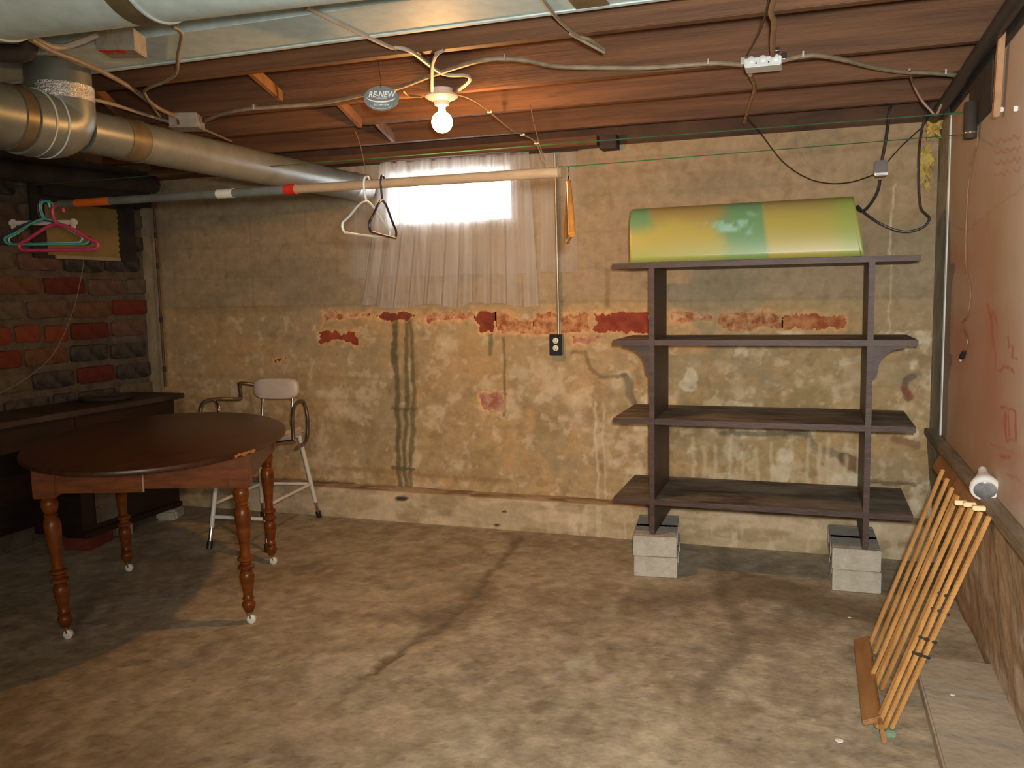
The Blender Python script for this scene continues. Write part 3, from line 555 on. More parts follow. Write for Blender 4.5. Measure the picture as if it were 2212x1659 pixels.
for f, t in zip(foot, tops):
    a = Vector((f.x, f.y, ZF)); b = Vector((t.x, t.y, 0.588)); L = (b-a).length; mb = MB()
    mb.lathe([(d*L/0.53, r) for d, r in prof], a, b, 28)
    yawt = math.atan2(e1.y, e1.x); mb.box((t.x, t.y, 0.658), (0.088, 0.088, 0.144), Matrix.Rotation(yawt, 3, 'Z'), bev=0.004)
    leg = obj('leg', mb, m_tabwood, table)
    mb = MB(); c = Vector((f.x+0.012, f.y-0.004, 0.0185)); mb.lathe([(0, .015), (.002, .0185), (.016, .0185), (.018, .015)], c-Vector((0.35, -0.93, 0))*0.010, c+Vector((0.35, -0.93, 0))*0.010, 20)
    obj('caster_wheel', mb, m_rubwhite, leg)
    mb = MB(); mb.tube([(f.x, f.y, 0.035), (f.x, f.y, 0.062)], 0.013); mb.bar((f.x, f.y, 0.045), (f.x+0.012, f.y-0.004, 0.020), 0.006, 0.028, side=(0.93, 0.35, 0)); obj('caster_fork', mb, m_chrome, leg, 'silver caster fork')
T4 = [Vector((t.x, t.y, 0)) for t in tops]
for i in range(4):
    a, b = T4[i], T4[(i+1) % 4]; cen = sum(T4, Vector())/4; m_ = (a+b)/2; off = (m_-cen).normalized()*0.026; d = (b-a).normalized()*0.042
    if i == 0:
        q = a.lerp(b, 0.50)
        for s0, s1 in ((a+d, q-(b-a).normalized()*0.001), (q+(b-a).normalized()*0.005, b-d)):
            mb = MB(); mb.bar((s0.x+off.x, s0.y+off.y, 0.675), (s1.x+off.x, s1.y+off.y, 0.660), 0.142, 0.022); obj('apron', mb, m_tabwood, table)
        mb = MB(); mb.bar((q.x+off.x*1.35, q.y+off.y*1.35, 0.59), (q.x+off.x*1.35, q.y+off.y*1.35, 0.731), 0.006, 0.004, side=(b-a).normalized()); obj('apron_joint', mb, mat('pale_joint', (0.30, 0.22, 0.16), (0.36, 0.27, 0.2), 0.7), table, 'pale strip in the joint of the apron')
    else:
        mb = MB(); s0, s1 = a+d, b-d; mb.bar((s0.x+off.x, s0.y+off.y, 0.675), (s1.x+off.x, s1.y+off.y, 0.660), 0.142, 0.022); obj('apron', mb, m_tabwood, table)
# slide rail and centre leg seen under the table
mb = MB(); c5 = at(487, 1160, Z=0.05); mb.bar((-2.95, 3.55, 0.69), (-2.50, 2.90, 0.69), 0.05, 0.03); obj('slide_rail', mb, m_tabwood, table)

# ---------------------------------------------------------------- perching stool with arms
ST = thing('perching_chair', 'white tubular perching chair with cream back pad and chrome arms behind the oval table', 'chair', (-3.0, 4.15, 0))
feet = [at(452, 1186, Z=0), at(577, 1193, Z=0), at(690, 1118, Z=0), None]; feet[3] = feet[0]+(feet[2]-feet[1])*0.9
seatz = 0.56
sc_ = Vector((-2.99, 4.20, 0)); topp = [Vector((-3.14, 4.00, seatz)), Vector((-2.86, 4.02, seatz)), Vector((-2.86, 4.36, seatz)), Vector((-3.13, 4.34, seatz))]
for i, (f, t) in enumerate(zip(feet, topp)):
    kq = 0.20; j = f.lerp(t, kq); mb = MB(); mb.tube([j, t], 0.0125, 12); lg = obj('leg', mb, m_white, ST)
    mb = MB(); mb.tube([f.lerp(t, 0.05), j+(t-j)*0.02], 0.0105, 12); obj('leg_extension', mb, m_chrome, lg, 'dark steel lower leg')
    mb = MB(); mb.tube([f, f.lerp(t, 0.075)], 0.0165, 12); obj('rubber_foot', mb, m_black, lg)
for i, kz in ((0, 0.30), (1, 0.42), (2, 0.42), (3, 0.42)):
    a = feet[i].lerp(topp[i], kz); b = feet[(i+1) % 4].lerp(topp[(i+1) % 4], kz); obj('stretcher', MB().tube([a, b], 0.010, 10), m_white, ST)
mb = MB(); mb.box((-2.99, 4.18, seatz+0.025), (0.36, 0.38, 0.05), Matrix.Rotation(R(5), 3, 'Z'), bev=0.02); obj('seat', mb, m_vinyl, ST)
mb = MB(); mb.tube([topp[0], topp[1], topp[2], topp[3]], 0.0125, 10, smooth=0, closed=True); obj('seat_frame', mb, m_white, ST)
# oval back pad
pc = at(597, 839, Y=4.40); wv = (at(645, 839, Y=4.40)-pc); hv = Vector((0, 0.0, 0.066)); nrm = wv.normalized().cross(Vector((0, 0, 1)))
mb = MB(); ring = []
for k in range(48):
    an = 2*math.pi*k/48; c, s = math.cos(an), math.sin(an); ring.append((math.copysign(abs(c)**0.55, c), math.copysign(abs(s)**0.62, s)))
lv = [(0.90, -0.022), (0.985, -0.012), (1, 0), (0.985, 0.012), (0.90, 0.022), (0.6, 0.026)]
mb.add([pc+wv*u*a+hv*v*a+nrm*d for a, d in lv for u, v in ring], [(i*48+k, i*48+(k+1) % 48, (i+1)*48+(k+1) % 48, (i+1)*48+k) for i in range(5) for k in range(48)]+[tuple(range(48))[::-1], tuple(240+k for k in range(48))])
obj('back_pad', mb, m_vinyl, ST)
for x_ in (568, 632): p = at(x_, 865, Y=4.41); q_ = Vector((p.x, 4.38, seatz)); obj('back_post', MB().tube([p+Vector((0, 0, 0.06)), p, q_], 0.008, 10, smooth=0), m_chrome, ST)
# right arm loop, left arm loop
la = [at(632, 955, Y=4.05), at(605, 965, Y=4.0), at(640, 968, Y=4.08), at(662, 950, Y=4.3), at(664, 900, Y=4.32), at(655, 868, Y=4.3), at(640, 872, Y=4.2), at(632, 895, Y=4.1), at(634, 950, Y=4.06)]
obj('arm', MB().tube(la[2:], 0.0105, 12, smooth=5), mat('arm_tube_bronze', (0.12, 0.095, 0.07), (0.18, 0.14, 0.1), 0.3, 0.7), ST, 'dark looped arm rest on the right')
lb = [at(434, 905, Y=4.0), at(433, 886, Y=4.0), at(442, 868, Y=4.05), at(468, 862, Y=4.15), at(515, 862, Y=4.25), at(520, 855, Y=4.3), at(518, 835, Y=4.32), at(519, 828, Y=4.34), at(550, 831, Y=4.40)]
obj('arm', MB().tube(lb, 0.011, 12, smooth=3), MATS['arm_tube_bronze'], ST, 'dark cranked arm rest on the left')
lc = [at(472, 905, Y=4.12), at(473, 880, Y=4.12), at(464, 863, Y=4.14)]; obj('arm_support', MB().tube(lc, 0.010, 12, smooth=3), m_chrome, ST)
lc2 = [lb[0], Vector((lb[0].x+0.05, lb[0].y, seatz+0.06)), topp[0]]; obj('arm_support', MB().tube(lc2, 0.010, 12, smooth=3), m_chrome, ST)
lc3 = [lc[0], Vector((lc[0].x+0.03, lc[0].y+0.05, seatz+0.04)), topp[3]]; obj('arm_support', MB().tube(lc3, 0.010, 12, smooth=3), m_chrome, ST)
lc4 = [la[-1], Vector((la[-1].x, la[-1].y, seatz+0.02)), topp[1]]; obj('arm_support', MB().tube(lc4, 0.010, 12, smooth=3), m_chrome, ST)

# ---------------------------------------------------------------- desk by the left wall
DX = -3.77
desk = thing('workbench', 'dark wooden workbench with dusty top along the brick wall', 'workbench', (-3.95, 3.4, 0))
obj('bench_top', MB().bb((XL+0.02, 1.2, 0.755), (DX+0.05, 4.42, 0.785), bev=0.004), m_desktop, desk)
ped = obj('pedestal', MB().bb((XL+0.03, 3.60, 0.07), (DX, 4.38, 0.753), bev=0.004), m_desk, desk)
p0, p1 = at(205, 1078, X=DX), at(256, 1165, X=DX)
obj('panel', MB().bb((DX+0.001, p0.y, 0.13), (DX+0.008, p0.y+0.20, 0.50)), m_greypan, ped, 'worn grey inset panel')
obj('rail', MB().bb((DX+0.001, 3.60, 0.07), (DX+0.018, 4.38, 0.10)), m_desk, ped)
obj('knob', MB().lathe([(0, .006), (.008, .006), (.012, .012), (.02, .010), (.022, .004)], (DX+0.006, 3.72, 0.22), (DX+0.03, 3.72, 0.22), 14), mat('copper_knob', (0.35, 0.12, 0.03), (0.42, 0.15, 0.05), 0.4, 0.6), ped, 'small copper-brown knob')
obj('modesty_board', MB().bb((XL+0.03, 1.3, 0.12), (XL+0.06, 3.60, 0.753)), m_desk, desk)
obj('front_rail', MB().bb((DX-0.03, 1.3, 0.62), (DX, 3.60, 0.753)), m_desk, desk)
obj('pedestal', MB().bb((XL+0.03, 1.3, 0.07), (DX, 2.55, 0.753), bev=0.004), m_desk, desk)
solo('brick', MB().box((DX-0.06, 3.70, 0.034), (0.16, 0.22, 0.068), Matrix.Rotation(R(12), 3, 'Z'), bev=0.004), BR['red'], 'red brick under the near corner of the workbench pedestal', 'brick')
solo('wood_block', MB().box((DX-0.05, 3.93, 0.033), (0.12, 0.07, 0.066), Matrix.Rotation(R(-8), 3, 'Z'), bev=0.003), mat('pale_wood_block', (0.30, 0.23, 0.13), (0.38, 0.3, 0.18), 0.8), 'pale wood block wedged under the workbench pedestal near the brick', 'block')
solo('stone_chunk', MB().box((DX-0.03, 4.32, 0.033), (0.13, 0.14, 0.066), Matrix.Rotation(R(20), 3, 'Z'), bev=0.012), m_block, 'grey stone chunk under the far corner of the workbench pedestal', 'stone')
# dark pan lying on the bench
c = at(215, 858, Z=0.787); ring = [(0, .13), (.006, .145), (.022, .155), (.024, .150), (.008, .135), (.007, .01)]
solo('shallow_tray', MB().lathe(ring, (XL+0.20, 4.02, 0.786), (XL+0.20, 4.02, 0.9), 28), m_dkbeam, 'shallow dark round tray lying on the workbench top', 'tray')

# framed paper on the brick wall
X0 = XL+0.03
fr = thing('framed_sheet', 'dark wooden board with a yellowed sheet hung on the brick wall behind the hangers', 'notice board', (X0, 4.1, 1.6))
a, b = at(100, 440, X=X0), at(292, 565, X=X0)
ytop = at(270, 447, X=X0).z; zb_ = at(285, 565, X=X0).z; ya, yb2 = at(100, 500, X=X0).y, at(290, 500, X=X0).y
obj('board', MB().bb((X0-0.01, ya-0.1, zb_), (X0+0.008, yb2, ytop+0.16), bev=0.003), m_shade, fr)
y0, y1 = at(100, 500, X=X0+0.01).y, at(254, 500, X=X0+0.01).y; z0, z1 = at(230, 556, X=X0+0.01).z, at(230, 450, X=X0+0.01).z
pts = [(X0+0.010, y0, z0), (X0+0.010, y1, z0)]
for i in range(1, 17): pts.append((X0+0.010, y1+(0.008 if i % 2 else -0.004), z0+(z1-z0)*i/17))
pts += [(X0+0.010, y1, z1), (X0+0.010, y0, z1)]
obj('sheet', MB().prism(pts, (0.003, 0, 0)), m_paper, fr, 'yellowed sheet with a serrated edge')
obj('bottom_lip', MB().bb((X0+0.009, y0+0.05, z0-0.02), (X0+0.02, y1, z0)), mat('pale_lip', (0.30, 0.26, 0.17), (0.36, 0.32, 0.22), 0.6), fr, 'pale strip below the sheet')
# string hanging in front of the brick wall
pts = [at(182, 556, X=X0+0.05), at(175, 600, X=X0+0.05), at(155, 680, X=X0+0.06), at(115, 765, X=X0+0.08), at(60, 815, X=X0+0.10), at(-20, 860, X=X0+0.12)]
solo('string', MB().tube(pts, 0.0022, 6), m_cable, 'thin pale string curving down in front of the brick wall', 'string')
# thin rusty gas pipe in the corner
pts = [at(330, 396, Y=4.60), at(333, 450, Y=4.64), at(357, 835, Y=4.64)]
gp = thing('thin_pipe', 'thin rusty vertical pipe in the back left corner above the workbench', 'pipe', pts[2])
obj('pipe_run', MB().tube(pts, 0.008, 10, smooth=0), m_rust, gp)
for k in (0.15, 0.32, 0.62, 0.9): q = pts[1].lerp(pts[2], k); obj('coupling', MB().tube([q-Vector((0, 0, .018)), q+Vector((0, 0, .018))], 0.011, 10), m_dkbeam, gp)
obj('elbow', MB().tube([pts[0]+Vector((-0.10, -0.05, 0.02)), pts[0]+Vector((-0.03, 0, 0.02)), pts[0]+Vector((0, 0, 0.01)), pts[0]-Vector((0, 0, 0.05))], 0.011, 10), m_dkbeam, gp)
# dark pipe under left joists standing in for shade, black strips added as shade
solo('shade_pipe', MB().tube([(-4.0, 1.2, 2.02), (-4.0, 3.6, 2.06), (-3.98, 4.55, 2.1)], 0.055, 16, smooth=0), m_dkbeam, 'dark pipe standing in for shade under the joists along the brick wall', 'pipe')
solo('wall_strip', MB().bb((-4.115, 3.78, 1.965), (-4.07, 4.62, 2.10)).bb((-4.115, 1.2, 2.10), (-4.06, 4.62, 2.19)), m_shade, 'black strip added as shade high on the brick wall above the hangers', 'plank')
p = at(-10, 115, Z=2.09); q = at(66, 112, Z=2.09)
solo('pipe_elbow', MB().tube([p+Vector((-0.2, 0, 0)), p, q-Vector((0.02, 0, 0)), q+Vector((0.0, 0, 0.05)), q+Vector((0, 0, 0.10))], 0.026, 14), m_dkbeam, 'brown iron pipe elbow at the upper left beside the vertical duct', 'pipe')

# ---------------------------------------------------------------- ducts
DXX, DZ = -2.50, 2.005
# panned joist duct
pd = thing('flat_duct', 'flat galvanised duct boxed between joists across the top of the picture', 'duct', (-1.6, 2.43, 2.2))
obj('duct_body', MB().bb((-4.1, 2.295, 2.190), (0.5, 2.565, 2.33), bev=0.003), m_zinc, pd)
sx = at(1270, 10, Z=2.19).x; obj('tape_band', MB().bb((sx-0.04, 2.293, 2.187), (sx+0.06, 2.568, 2.30)), m_tape, pd, 'brown tape over a joint')
obj('seam', MB().bb((-4.1, 2.545, 2.186), (0.5, 2.563, 2.190)), m_zinc, pd)
# big round trunk duct
sl = -( (fw-up*0)[2] ); 
d_ = at(300, 50, Z=2.2); s_ = (2.2-CH)/d_.y; y0_ = 1.74; r_ = 0.165; z0_ = CH+s_*y0_+r_*math.sqrt(1+s_*s_)
td = thing('round_trunk_duct', 'large round galvanised trunk duct at the top left, nearest the camera', 'duct', (-2.0, y0_, z0_-r_))
def P_(x): return Vector((x, y0_+0.02*(x+1.8), z0_-0.018*(x+1.9)))
obj('duct_body', MB().tube([P_(-3.9), P_(0.2)], r_, 48), m_zinc, td)
xa = at(392, 44, Z=z0_-r_+0.03).x
obj('tape_band', MB().tube([P_(xa-0.035), P_(xa+0.03)], r_+0.003, 48), m_tape, td, 'brown tape band')
obj('duct_seam', MB().tube([P_(xa+0.03), P_(xa+0.036)], r_+0.005, 48), m_zinc, td)
obj('duct_seam', MB().tube([P_(xa-0.46), P_(xa-0.455)], r_+0.005, 48), m_zinc, td)
# branch duct running to the back wall
bd = thing('round_branch_duct', 'long round galvanised duct running back under the joists to the window wall', 'duct', (DXX, 3.6, DZ-0.1))
def bp(y, r=0.0): return Vector((DXX-0.015*(y-2.6), y, DZ-0.026+0.013*(y-2.6)+r))
obj('duct_body', MB().tube([bp(2.50), bp(4.63)], 0.077, 40), m_zinc2, bd)
yb_ = at(272, 300, X=DXX).y
obj('tape_band', MB().tube([bp(yb_-0.04), bp(yb_+0.055)], 0.0800, 40), m_tape, bd, 'brown tape band')
obj('duct_seam', MB().tube([bp(yb_+0.055), bp(yb_+0.064)], 0.082, 40), m_zinc2, bd)
obj('crimped_end', MB().tube([bp(4.48), bp(4.53), bp(4.58), bp(4.64)], [0.078, 0.083, 0.081, 0.084], 40, smooth=2), m_foil, bd, 'crinkled foil sleeve at the wall')
DZ = DZ-0.030
# near branch with elbow going up
ed = thing('elbow_duct', 'galvanised duct elbow with taped joints dropping from the flat duct at upper left', 'duct', (DXX, 2.3, DZ-0.1))
yE = 2.40
el = [Vector((DXX, yE, DZ+0.20)), Vector((DXX, yE, DZ+0.10)), Vector((DXX, yE-0.02, DZ+0.045)), Vector((DXX, yE-0.07, DZ+0.008)), Vector((DXX, yE-0.15, DZ-0.005)), Vector((DXX, 1.93, DZ-0.008))]
obj('duct_body', MB().tube([el[4], Vector((DXX, 2.05, DZ-0.008)), Vector((DXX, 1.85, DZ-0.050)), Vector((DXX, -2.05, DZ-0.050))], 0.104, 40, smooth=0), m_zinc2, ed)
obj('elbow', MB().tube([Vector((DXX, yE+0.02, DZ+0.10)), Vector((DXX, yE+0.02, DZ+0.03)), Vector((DXX, yE-0.02, DZ)), Vector((DXX, yE-0.09, DZ-0.008)), Vector((DXX, yE-0.16, DZ-0.008))], 0.112, 40, smooth=3), m_zinc2, ed)
obj('riser', MB().tube([Vector((DXX, yE+0.02, DZ+0.08)), Vector((DXX, yE+0.02, 2.188))], 0.107, 40), m_zinc2, ed)
obj('tape_band', MB().tube([Vector((DXX, yE+0.02, DZ+0.085)), Vector((DXX, yE+0.02, DZ+0.135))], 0.1145, 40), m_foil, ed, 'shiny crumpled foil tape band')
obj('tape_band', MB().tube([Vector((DXX, yE-0.15, DZ-0.006)), Vector((DXX, yE-0.21, DZ-0.006))], 0.1075, 40), m_tape, ed, 'brown tape band')
for yy_ in (0.05, 0.10): obj('elbow_seam', MB().tube([Vector((DXX, yE-yy_, DZ-0.006)), Vector((DXX, yE-yy_-0.005, DZ-0.006))], 0.1145, 40), m_zinc, ed)
obj('end_cap', MB().lathe([(0, .112), (.02, .108), (.05, .085), (.065, .05)], (DXX, yE+0.02, DZ+0.03), (DXX, yE+0.12, DZ+0.03), 32), m_zinc2, ed)

# ---------------------------------------------------------------- cables on the joists
def cab(pts, r, m, label, cat='cable', z=2.186, name='cable', **k):
    P = [at(p[0], p[1], Z=(p[2] if len(p) > 2 else z)) for p in pts]
    return solo(name, MB().tube(P, r, 8, smooth=5), m, label, cat)
main1 = [(443, 262), (475, 248), (530, 236), (610, 230), (700, 222), (790, 204), (860, 190), (930, 164), (1010, 138), (1050, 129), (1090, 127), (1140, 131), (1200, 143), (1280, 146), (1400, 146), (1530, 137), (1565, 137), (1604, 140)]
cab(main1, 0.0085, m_cable, 'long tan cable crossing the joists from the left steel box to the bright box', name='cable')
cab([(1690, 131), (1730, 122), (1770, 120), (1830, 131), (1890, 146), (1950, 155), (2010, 157), (2070, 163)], 0.0085, m_cable, 'tan cable running right from the bright box to the corner beam')
for x_, y_, w_ in ((550, 234, 'nearest the left steel box'), (1093, 127, 'between the lamp and the bright box'), (1531, 137, 'just left of the bright box'), (1735, 121, 'just right of the bright box'), (2042, 159, 'nearest the right wall')):
    p = at(x_, y_, Z=2.186); solo('cable_staple', MB().box((p.x, p.y, 2.190), (0.006, 0.03, 0.020)), m_steel, 'small steel staple on the long tan cable, '+w_, 'staple', 'cable staples under the joists')
cab([(661, 15), (834, 98), (858, 103), (891, 113), (956, 159), (1007, 163), (1014, 175), (990, 195)], 0.007, m_cablew, 'pale cable from the flat duct looping round to the ceiling lamp')
cab([(959, 107, 2.20), (942, 119, 2.19), (934, 142, 2.18), (933, 170, 2.165), (933, 196, 2.15)], 0.0065, m_cablew, 'short white cable hooking down to the left side of the lamp', z=2.17)
cab([(1165, -10), (1205, 40), (1245, 76), (1275, 86), (1305, 107)], 0.006, m_cable, 'tan cable end hanging near the top centre, above its white wire')
cab([(1232, 73, 2.19), (1270, 94, 2.185), (1305, 113, 2.18)], 0.005, m_cablew, 'stripped white wire end beside the tan cable at the top centre')
cab([(68, 82, 2.10), (104, 98, 2.10), (136, 101, 2.11), (177, 89, 2.13), (212, 74, 2.15)], 0.009, m_cablew, 'thick white cable entering the red-marked box at the upper left')
cab([(66, 84, 2.085), (112, 110, 2.09), (158, 127, 2.11), (221, 155, 2.15), (278, 187), (320, 218), (348, 237), (389, 255)], 0.0085, m_cableb if False else m_cable, 'tan cable sloping from the vertical duct down to the left steel box', z=2.181)
cab([(373, 57), (392, 73), (384, 120), (380, 158), (354, 177), (316, 193), (316, 209), (345, 252)], 0.006, m_cable, 'kinked cable bending down from the trunk duct to the left steel box', z=2.178)
cab([(199, 214), (253, 228), (316, 248), (366, 263)], 0.0075, m_cablew, 'pale cable from behind the vertical duct to the left steel box')
cab([(437, 278), (465, 290), (500, 305)], 0.006, m_cable, 'short tan cable leaving the left steel box towards the branch duct')
cab([(1675, -10), (1665, 25), (1672, 50), (1669, 90), (1670, 118)], 0.009, m_cableb, 'thick brown cable dropping into the bright box from above')
cab([(1664, -10), (1645, 60), (1615, 118)], 0.003, m_black, 'thin black wire beside the brown cable above the bright box', name='wire')
cab([(1621, 162, 2.185), (1631, 190, 2.185), (1620, 225, 2.185), (1608, 265, 2.185)], 0.008, m_cableb, 'brown cable running back from the bright box to the wall')
cab([(871, 197, 2.185), (885, 207, 2.17), (912, 209, 2.15)], 0.004, m_cableb, 'short cord stub on the left of the ceiling lamp', name='cord')
# pull string with its insulators
ps = [at(980, 203, Y=3.4), at(1007, 210, Y=3.5), at(1034, 224, Y=3.6), at(1058, 242, Y=3.7), at(1105, 280, Y=3.9), at(1129, 291, Y=4.0), at(1159, 310, Y=4.1), at(1180, 372, Y=4.2)]
pw = thing('pull_string', 'thin knotted string running from the ceiling lamp towards the window', 'string', ps[3])
obj('cord', MB().tube(ps, 0.003, 6), m_cable, pw)
for p in (ps[3], ps[5], ps[6]): obj('knot', MB().box(p, (0.022, 0.008, 0.008), bev=0.002), m_whitep, pw, 'white plastic knot')
# twine holding up the pole
for pts, lb_ in (([at(768, 285, Y=3.0), at(780, 320, Y=2.9), at(795, 398, Y=2.78)], 'thin twine holding up the middle of the hanging pole'), ([at(1145, 225, Z=2.2), at(1165, 310, Y=2.55), at(1188, 372, Y=2.455)], 'thin twine holding up the right end of the hanging pole')):
    solo('twine', MB().tube(pts, 0.0016, 5), m_cableb, lb_, 'twine')

# boxes
jb = thing('junction_box', 'bright galvanised junction box with round knockouts on the joist, upper right', 'electrical box', at(1648, 140, Z=2.17))
c = at(1648, 131, Z=2.16); cy = 3.385
a0 = at(1608, 120, Y=cy-0.05); a1 = at(1688, 117, Y=cy-0.05); zt_ = a0.z; zb_ = at(1608, 146, Y=cy-0.05).z
obj('box_body', MB().bb((a0.x, cy-0.045, zb_), (a1.x, cy+0.05, 2.199), bev=0.003), m_steelw, jb)
for fx in (0.18, 0.5, 0.84):
    x_ = a0.x+(a1.x-a0.x)*fx; zc_ = (zb_+zt_)/2+0.004; obj('knockout', MB().lathe([(0, .013), (.002, .013), (.003, .011)], (x_, cy-0.045, zc_), (x_, cy-0.06, zc_), 20), m_steelw, jb)
for fx in (0.32, 0.66):
    x_ = a0.x+(a1.x-a0.x)*fx; obj('screw', MB().lathe([(0, .003), (.002, .003), (.003, .001)], (x_, cy-0.045, zb_+0.012), (x_, cy-0.06, zb_+0.012), 8), m_black, jb)
obj('clamp', MB().bb((a1.x, cy-0.03, zb_+0.02), (a1.x+0.018, cy-0.005, zb_+0.045), bev=0.002).bb((a1.x-0.035, cy-0.07, zb_+0.042), (a1.x-0.005, cy-0.045, zb_+0.055), bev=0.002), m_chrome, jb)
obj('clamp', MB().bb((a0.x-0.015, cy-0.03, zb_+0.018), (a0.x, cy-0.008, zb_+0.042), bev=0.002), m_steel, jb)
p = at(404, 262, Z=2.17)
jl = thing('junction_box', 'dull steel junction box where the cables meet above the branch duct', 'electrical box', p)
rz = Matrix.Rotation(R(20), 3, 'Z'); obj('box_body', MB().box((p.x, p.y, 2.168), (0.125, 0.11, 0.06), rz, bev=0.003), m_steel, jl)
obj('cover_plate', MB().box((p.x, p.y, 2.136), (0.13, 0.115, 0.004), rz, bev=0.001), m_steel, jl)
obj('clamp', MB().box((p.x+0.075, p.y+0.02, 2.170), (0.02, 0.025, 0.025), rz, bev=0.002), m_chrome, jl)
obj('screw', MB().box((p.x, p.y-0.058, 2.160), (0.012, 0.006, 0.03), rz), m_chrome, jl)
p = at(262, 86, Z=2.165); 
jr = thing('junction_box', 'steel junction box with two red marks below the flat duct, upper left', 'electrical box', p)
obj('box_body', MB().box((p.x, p.y, 2.155), (0.115, 0.10, 0.065), rz, bev=0.003), m_steel, jr)
for dx in (-0.02, 0.018): q = Vector((p.x+dx, p.y-0.035+dx*0.36, 2.121)); obj('red_mark', MB().add([(q.x+0.019*math.cos(t), q.y+0.020*math.sin(t), 2.1215) for t in np.linspace(0, 2*math.pi, 17)[:-1]]+[(q.x+0.019*math.cos(t), q.y+0.020*math.sin(t), 2.1205) for t in np.linspace(0, 2*math.pi, 17)[:-1]], [tuple(range(16)), tuple(range(31, 15, -1))]+[(i, (i+1) % 16, 16+(i+1) % 16, 16+i) for i in range(16)]), m_red, jr, 'red round mark')
obj('screw', MB().box((p.x+0.005, p.y-0.054, 2.165), (0.012, 0.006, 0.035), rz), m_chrome, jr)

# ---------------------------------------------------------------- ceiling lamp
LP = Vector((BULB.x, BULB.y, 0)); zd = at(952, 214, Y=BULB.y).z
lamp = thing('ceiling_lamp', 'bare lit bulb in a porcelain holder under the joists', 'lamp', (LP.x, LP.y, zd))
obj('mounting_box', MB().lathe([(0, .045), (.002, .048), (2.199-zd-0.020, .048), (2.199-zd-0.018, .045)], (LP.x, LP.y, zd+0.018), (LP.x, LP.y, 2.3), 24), m_porcel, lamp)
obj('lamp_holder', MB().lathe([(0, .045), (.004, .066), (.012, .068), (.018, .060), (.03, .034), (.046, .028), (.048, .022)], (LP.x, LP.y, zd+0.020), (LP.x, LP.y, zd-1), 32), m_porcel, lamp)
br_ = 0.043
prof = [(0, .014), (.012, .0145), (.022, .017)]+[(0.062-br_*math.cos(t), br_*math.sin(t)) for t in np.linspace(0.55, math.pi-0.02, 16)]
zt0 = BULB.z+0.062
obj('bulb', MB().lathe(prof, (LP.x, LP.y, zt0), (LP.x, LP.y, zt0-1), 32), m_bulb, lamp)
for o in COL.objects:
    if o.name.startswith('bulb') and o.type == 'MESH': o.visible_shadow = True
bl = bpy.data.objects['bulb_light']; bl.location = (LP.x, LP.y, BULB.z-0.055)

# sign
sc0 = at(824, 213, Y=2.86); sr = at(862, 213, Y=2.86)-sc0; vz = at(824, 240, Y=2.86)-sc0; ux = sr.normalized(); uz = Vector((0, 0, 1)); ny = ux.cross(uz)*1.0
if ny.y > 0: ny = -ny
sw, sh = sr.length, abs(vz.z)
sign = thing('oval_sign', 'oval grey RE-NEW tag hanging from the joist left of the lamp', 'sign', sc0)
def disc(a_, b_, off, th): return MB().prism([sc0+ux*a_*math.cos(t)+uz*b_*math.sin(t)+ny*off for t in np.linspace(0, 2*math.pi, 49)[:-1]], ny*th)
obj('tag_body', disc(sw, sh, 0, 0.003), m_signgrey, sign)
sp = bpy.data.objects.new('s', None)
def text(body, size, dx, dz, m, shear=0.25, bold=0.0, name='lettering', sxx=1.0):
    cu = bpy.data.curves.new('t', 'FONT'); cu.body = body; cu.size = size; cu.align_x = 'CENTER'; cu.align_y = 'CENTER'; cu.extrude = 0.0003; cu.offset = bold; cu.shear = shear; cu.resolution_u = 3
    t = bpy.data.objects.new('t', cu); COL.objects.link(t); bpy.context.view_layer.update(); me = bpy.data.meshes.new_from_object(t.evaluated_get(bpy.context.evaluated_depsgraph_get())); bpy.data.objects.remove(t)
    bs = Matrix((ux, uz, ny)).transposed()
    for v in me.vertices: v.co = bs @ Vector((v.co.x*sxx, v.co.y, v.co.z)) + (ux*dx+uz*dz+ny*0.0036)
    me.materials.clear(); me.materials.append(m); o = bpy.data.objects.new(name, me); COL.objects.link(o); o.parent = sign
    if len(me.polygons): me.flip_normals() if False else None
    return o
text('RE-NEW', 0.0285, 0.001, 0.013, m_signwhite, 0.3, 0.0006, sxx=0.98); text('937-249-1934', 0.0105, 0, -0.0225, m_signwhite, 0, 0.0001, sxx=1.0); text('CONSTRUCTION', 0.0055, 0, 0.0005, m_signwhite, 0.2, 0.0)
sw_pts = [sc0+ux*(sw*0.82*math.cos(t))+uz*(0.004+sh*0.42*math.sin(t))+ny*0.0038 for t in np.linspace(math.pi*1.02, math.pi*1.93, 20)]
inn = [sc0+ux*(sw*0.80*math.cos(t))+uz*(0.004+sh*0.30*math.sin(t))+ny*0.0038 for t in np.linspace(math.pi*1.93, math.pi*1.02, 20)]
obj('swoosh', MB().prism(sw_pts+inn, ny*0.0004), m_signwhite, sign, 'white swoosh')
ap = [sc0+ux*(sw*0.66*math.cos(t))+uz*(-sh*0.42+sh*0.42*math.sin(t)) for t in np.linspace(math.pi*1.1, math.pi*1.9, 16)]
obj('underline', MB().tube([p+ny*0.0038 for p in ap], 0.0006, 5, smooth=0), m_signwhite, sign)
obj('hanging_string', MB().tube([sc0+uz*(sh-0.006)+ny*0.004, sc0+uz*(sh+0.02), Vector((sc0.x, 2.84, 2.2))], 0.0012, 5, smooth=0), m_black, sign)

